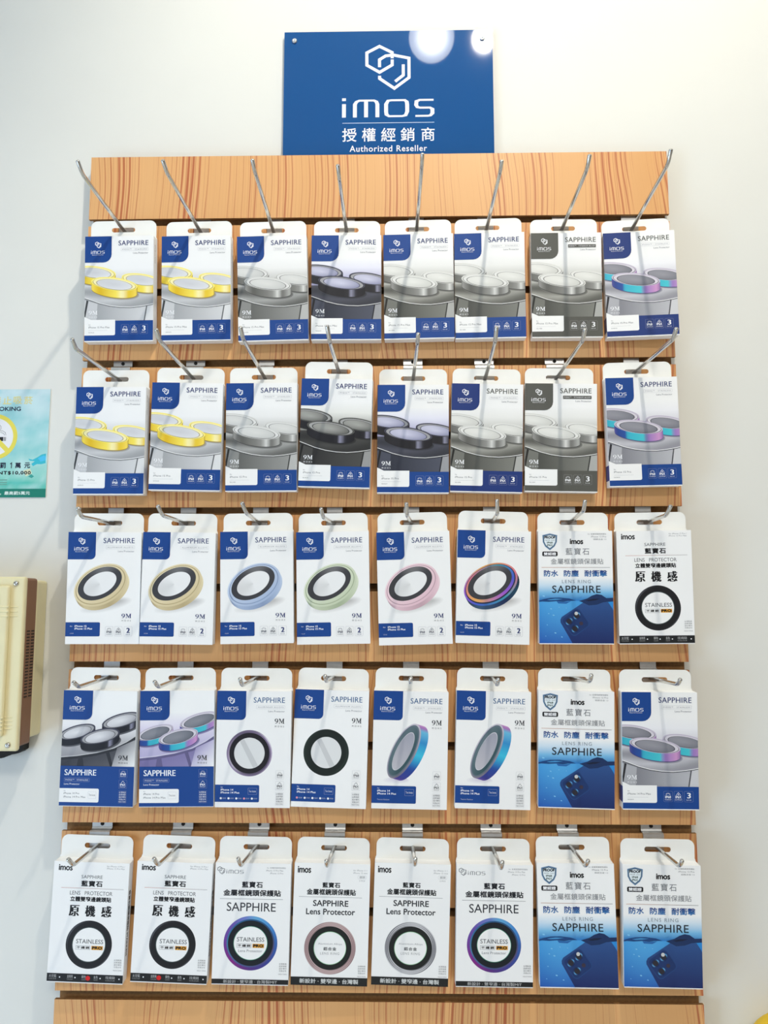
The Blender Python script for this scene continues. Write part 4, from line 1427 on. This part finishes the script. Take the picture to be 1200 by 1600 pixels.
for sx in (SX0 + 0.0145, SX1 - 0.0145):
    bm = bmesh.new()
    add_lathe(bm, [(0.0036, 0), (0.0036, 0.0016), (0.0024, 0.0026), (0.0010, 0.0026), (0.0009, 0.0018)], (sx, 0.0145, SZ1 - 0.0140), (0, -1, 0), 20)
    under(mesh_obj('screw', bm, M['zinc'], None, True), sign)
    bm = bmesh.new()
    add_lathe(bm, [(0.004, 0), (0.004, 0.004)], (sx, 0.0185, SZ1 - 0.0140), (0, 1, 0), 16)
    under(mesh_obj('spacer', bm, M['white_metal'], None, True), sign)

# ------------------------------------------------------------------ no-smoking notice on the wall
QX1, QZ0, QZ1 = -0.4484, 1.5468, 1.6966
QW, QH = 210.0, (QZ1 - QZ0) * 1000
pa = Art(QW, QH)
tint = [(0, rgb(198, 222, 228)), (30, rgb(188, 220, 224)), (60, rgb(160, 214, 216)), (95, rgb(168, 218, 214)), (122, rgb(150, 214, 200)), (130, rgb(84, 194, 176)), (QH, rgb(70, 188, 166))]


def cloud(x, y):
    k = noise.noise(Vector((x * .035, y * .05, 1.7))) + .5 * noise.noise(Vector((x * .1, y * .12, 4.1)))
    c = stops(tint, y)
    return mix(c, rgb(206, 232, 234), min(.6, k)) if k > 0 else mix(c, rgb(120, 200, 204), min(.55, -k * .9))


pa.next()
for i in range(42):
    for j in range(30):
        q = [(QW * (i + u) / 42, QH * (j + v) / 30) for u, v in ((0, 0), (1, 0), (1, 1), (0, 1))]
        pa.put(q, [cloud(*p) for p in q])
# sea-green brush figure at the right edge
pa.poly([(184, 96.6), (190, 98.2), (196, 95), (202, 91), (208, 89.6), (208, 103), (202, 104.4), (196, 104.2), (191, 107), (188.4, 104), (193, 100.4), (186, 99.4)], rgb(60, 188, 206))
pa.poly([(197, 96), (205, 92.4), (208, 93.6), (208, 99), (201, 101)], rgb(80, 196, 236))
pa.poly([(189, 118), (193, 121), (190, 123.4), (185, 121.4)], rgb(60, 160, 150))
pa.poly([(178, 113), (187, 110.4), (190, 117), (182, 121)], rgb(222, 226, 190))
fade = rgb(220, 214, 150)
for k, s in enumerate('室內禁止吸菸'):
    pa.text(s, 101 + 14.6 * k, 10, 113 + 14.6 * k, 21, fade, bold=.3)
pa.text('NO SMOKING', 111, 24.4, 170.4, 30.4, rgb(30, 34, 66), bold=.26)
cx, cy = 135.6, 66.4
pa.ring(cx, cy, 31.8, 31.8, rgb(236, 236, 238), seg=64)
pa.line([(cx - 18.6, cy + 7), (cx - 16, cy + 2), (cx + 18, cy + 2)], .1, DARK)
pa.rect(cx - 18, cy + 0.2, cx + 12.6, cy + 5.8, rgb(36, 36, 40))
pa.rect(cx + 13.6, cy + .2, cx + 14.6, cy + 5.8, rgb(36, 36, 40))
pa.rect(cx + 15.4, cy + .2, cx + 16.2, cy + 5.8, rgb(36, 36, 40))
pa.line([(cx + 16, cy - 2), (cx + 15, cy - 6), (cx + 11, cy - 8.4), (cx + 6, cy - 8.2), (cx + 8.6, cy - 11), (cx + 8.4, cy - 15), (cx + 5, cy - 18.4), (cx, cy - 19), (cx - 4, cy - 17)], .45, DARK)
pa.line([(cx + 14, cy - 2), (cx + 13, cy - 4.6), (cx + 9, cy - 6.2), (cx + 5, cy - 5.2), (cx + 1, cy - 3.4), (cx - 3, cy - 5), (cx - 4, cy - 9)], .45, DARK)
pa.ring(cx, cy, 31.8, 31.8, rgb(232, 218, 92), inner=.82, seg=64)
pa.line([(cx - 19.6, cy - 19.6), (cx + 19.6, cy + 19.6)], 6.4, rgb(232, 218, 92))
for k, s in enumerate('最高罰1萬元'):
    xx = (115, 130, 145.6, 159.6, 166.4, 179)[k]
    ww = 3.2 if s == '1' else 8.0
    if s == '1':
        pa.line([(xx, 104), (xx + 1.9, 102.4), (xx + 1.9, 109.8)], 1.2, rgb(34, 34, 58))
    else:
        pa.text(s, xx, 102.0, xx + ww, 109.8, rgb(34, 34, 58), bold=.24)
pa.text('FINE:NT$10,000', 122, 113.6, 188.4, 119.2, rgb(28, 30, 36), bold=.26, sp=1.15)
for y in (125.2, 128.8, 131.6):
    pa.rect(128, y, 156.6, y + 1.2, rgb(110, 164, 150))
pa.rect(0, 138, QW, QH, rgb(28, 126, 108))
pa.text('未設置禁菸標示者，最高罰5萬元', 96, 141.4, 188.6, 146.4, rgb(226, 240, 234), bold=.12)
bm = bmesh.new()
add_box(bm, QX1 - QW / 1000, QX1, WALL_Y - 0.0012, WALL_Y - 0.0002, QZ0, QZ1)
me = printed_mesh('no_smoking_notice', bm, [(pa, lambda u, v, l: (QX1 - QW / 1000 + u, WALL_Y - 0.0012 - l, QZ1 - v), (0, -1, 0))], rgb(220, 228, 228), M['paper'], None)
o = bpy.data.objects.new('no_smoking_notice', me)
COL.objects.link(o)
o['label'] = 'faded turquoise no-smoking notice pasted on the wall left of the display'
o['category'] = 'notice'

# ------------------------------------------------------------------ door intercom on the left
IX1, IX0, IZ0, IZ1 = -0.4385, -0.6085, 1.2250, 1.4365
inter = empty('intercom', ((IX0 + IX1) / 2, WALL_Y, IZ0))
tag(inter, 'old cream wall intercom box with brown slotted side band, below the notice', 'intercom')
bm = bmesh.new()
add_box(bm, IX0 + .004, IX1 - .001, -0.010, WALL_Y - 0.0004, IZ0 + 0.010, IZ1 - 0.002, 0.004, 3)
under(mesh_obj('back_case', bm, M['cream']), inter)
bm = bmesh.new()
add_box(bm, IX0 + .002, IX1, -0.0395, -0.0095, IZ0 + 0.004, IZ1, 0.003, 2)
under(mesh_obj('vent_band', bm, M['brown']), inter)
bm = bmesh.new()
for k in range(22):
    z = IZ1 - 0.066 - 0.00386 * k
    for ya, yb in ((-0.0345, -0.0265), (-0.0225, -0.0145)):
        add_box(bm, IX1 - 0.0006, IX1 + 0.0003, ya, yb, z - 0.0016, z)
under(mesh_obj('vent_slot_shade', bm, M['dark']), inter)  # thin dark slabs on the band, painting the shade inside the vent slots
bm = bmesh.new()
fr = rounded_rect(IX0, IZ0, IX1 + 0.001, IZ1 + 0.001, 0.006, 5)
add_box(bm, IX0, IX1 + 0.001, -0.0475, -0.0390, IZ0, IZ1 + 0.001, 0.0030, 3)
add_box(bm, IX0 + .012, IX1 - .016, -0.0535, -0.0470, IZ0 + .018, IZ1 - .010, 0.0028, 3)
ridges = [(IZ1 - 0.0372 - .0058 * k, .0018) for k in range(3)] + [(IZ0 + 0.0400 - .0046 * k, .0014) for k in range(4)]
for zz, hh in ridges:
    add_box(bm, IX0 + .030, IX1 - .0155, -0.0541, -0.0520, zz, zz + hh, 0.0005, 1)
    add_box(bm, IX1 - .0165, IX1 - .0065, -0.0481, -0.0470, zz, zz + hh, 0.0005, 1)
under(mesh_obj('front_cover', bm, M['cream']), inter)
bm = bmesh.new()
add_box(bm, IX0 + .020, IX1 - .030, -0.0580, -0.0530, IZ0 + .030, IZ1 - .022, 0.0035, 3)
under(mesh_obj('handset_panel', bm, M['cream_pale']), inter)
for zz in (IZ1 - 0.0075, IZ0 + 0.0075):
    bm = bmesh.new()
    add_lathe(bm, [(0.0034, 0), (0.0032, 0.0012), (0.0018, 0.0020), (0.0008, 0.0020), (0.0006, 0.0012)], (IX1 - 0.0105, -0.0474, zz), (0, -1, 0), 20)
    under(mesh_obj('screw', bm, M['chrome'], None, True), inter)
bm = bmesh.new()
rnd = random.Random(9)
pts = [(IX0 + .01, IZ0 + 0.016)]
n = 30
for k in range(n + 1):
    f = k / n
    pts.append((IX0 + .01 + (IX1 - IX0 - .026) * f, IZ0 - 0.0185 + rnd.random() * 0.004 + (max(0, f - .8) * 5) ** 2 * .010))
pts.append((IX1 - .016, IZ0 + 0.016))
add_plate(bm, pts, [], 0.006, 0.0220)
under(mesh_obj('dark_gap_plate', bm, M['dark']), inter)  # added dark plate standing in for the gap in the wall under the box

# ------------------------------------------------------------------ yellow plush at the lower right
toy = empty('plush_toy', (0.489, -0.024, 0.0))
toy.location = (0.487, -0.0265, 0.832)
tag(toy, 'yellow plush toy with a red tuft against the wall at the lower right corner', 'toy')
bm = bmesh.new()
bmesh.ops.create_uvsphere(bm, u_segments=32, v_segments=20, radius=0.047)
for v in bm.verts:
    v.co.z *= 0.94 + 0.05 * math.sin(v.co.x * 40)
    v.co += Vector((0, 0, 0.046))
o = mesh_obj('head', bm, M['yellow'], toy, True)
bm = bmesh.new()
add_tube(bm, [(0.002, 0, 0.085), (0.004, -0.002, 0.094), (0.009, -0.003, 0.099), (0.016, -0.003, 0.100)], 0.006, 12)
mesh_obj('tuft', bm, M['red'], toy, True)
bm = bmesh.new()
add_lathe(bm, [(0.0, -0.006), (0.024, -0.004), (0.040, 0.004), (0.034, 0.02), (0.02, 0.028)], (0, 0, 0.0), (0, 0, 1), 24)
mesh_obj('body', bm, M['yellow'], toy, True)

# ------------------------------------------------------------------ ceiling lamps that light the display (seen mirrored in the sign)
lamp = empty('spotlight', (KEY_POS.x, KEY_POS.y, 2.88))
tag(lamp, 'small white ceiling spotlight, the sharp sparkle mirrored at the sign\'s right corner', 'lamp')
aim = (Vector((0.0, 0.0, 1.5)) - KEY_POS).normalized()
bm = bmesh.new()
add_lathe(bm, [(0.034, 0), (0.034, 0.012), (0.006, 0.014), (0.006, 0.045)], (0, 0, 0), (0, 0, -1), 28)
mesh_obj('ceiling_mount', bm, M['white_metal'], lamp, True)
bm = bmesh.new()
c0 = KEY_POS - lamp.location
add_lathe(bm, [(0.010, -0.060), (0.030, -0.056), (0.033, -0.010), (0.033, 0.004), (0.029, 0.004), (0.027, -0.006)], c0, aim, 28)
mesh_obj('lamp_head', bm, M['white_metal'], lamp, True)
bm = bmesh.new()
ax = aim.orthogonal().normalized()
ay = aim.cross(ax)
for k in range(7):
    rr, an = (0, 0) if k == 0 else (0.016, k * 60)
    add_lathe(bm, [(0.0046, 0.001), (0.0042, 0.004), (0.002, 0.006)], c0 + ax * rr * math.cos(R(an)) + ay * rr * math.sin(R(an)), aim, 12)
mesh_obj('light_emitting_diodes', bm, emitter('led_glow', (1, 0.96, 0.88, 1), 260.0), lamp, True)
key = add_light('spotlight_beam', 'SPOT', KEY_POS + aim * 0.012, KEY_W, KEY_COL, target=(0.0, 0.0, 1.5), spot_size=R(150), spot_blend=0.35, shadow_soft_size=0.026)

globe = empty('globe_lamp', (GLOBE_POS.x, GLOBE_POS.y, 2.88))
tag(globe, 'frosted round ceiling bulb, the pale disc mirrored at the top of the sign', 'lamp')
bm = bmesh.new()
dz = GLOBE_POS.z - 2.88
add_lathe(bm, [(0.040, 0), (0.040, 0.010), (0.018, 0.016), (0.018, -dz - 0.040)], (0, 0, 0), (0, 0, -1), 28)
mesh_obj('lamp_socket', bm, M['white_metal'], globe, True)
bm = bmesh.new()
bmesh.ops.create_uvsphere(bm, u_segments=40, v_segments=24, radius=0.0545, matrix=Matrix.Translation((0, 0, dz)))
glow = emitter('frosted_bulb_glow', (1, 0.98, 0.92, 1), GLOBE_L)
gn = glow.node_tree
geo = gn.nodes.new('ShaderNodeNewGeometry')
dot = gn.nodes.new('ShaderNodeVectorMath')
dot.operation = 'DOT_PRODUCT'
dot.inputs[1].default_value = (0.0, 0.79, -0.61)      # glow painted stronger towards the sign, so its mirrored disc fades at the rim
pw_ = gn.nodes.new('ShaderNodeMath')
pw_.operation = 'MULTIPLY_ADD'
pw_.use_clamp = False
sq = gn.nodes.new('ShaderNodeMath')
sq.operation = 'POWER'
sq.inputs[1].default_value = 5.0
mxx = gn.nodes.new('ShaderNodeMath')
mxx.operation = 'MAXIMUM'
mxx.inputs[1].default_value = 0.0
gn.links.new(geo.outputs['Normal'], dot.inputs[0])
gn.links.new(dot.outputs['Value'], mxx.inputs[0])
gn.links.new(mxx.outputs[0], sq.inputs[0])
gn.links.new(sq.outputs[0], pw_.inputs[0])
pw_.inputs[1].default_value = GLOBE_L * 2.2
pw_.inputs[2].default_value = GLOBE_L * 0.62
gn.links.new(pw_.outputs[0], gn.nodes['Emission'].inputs['Strength'])
mesh_obj('bulb', bm, glow, globe, True)
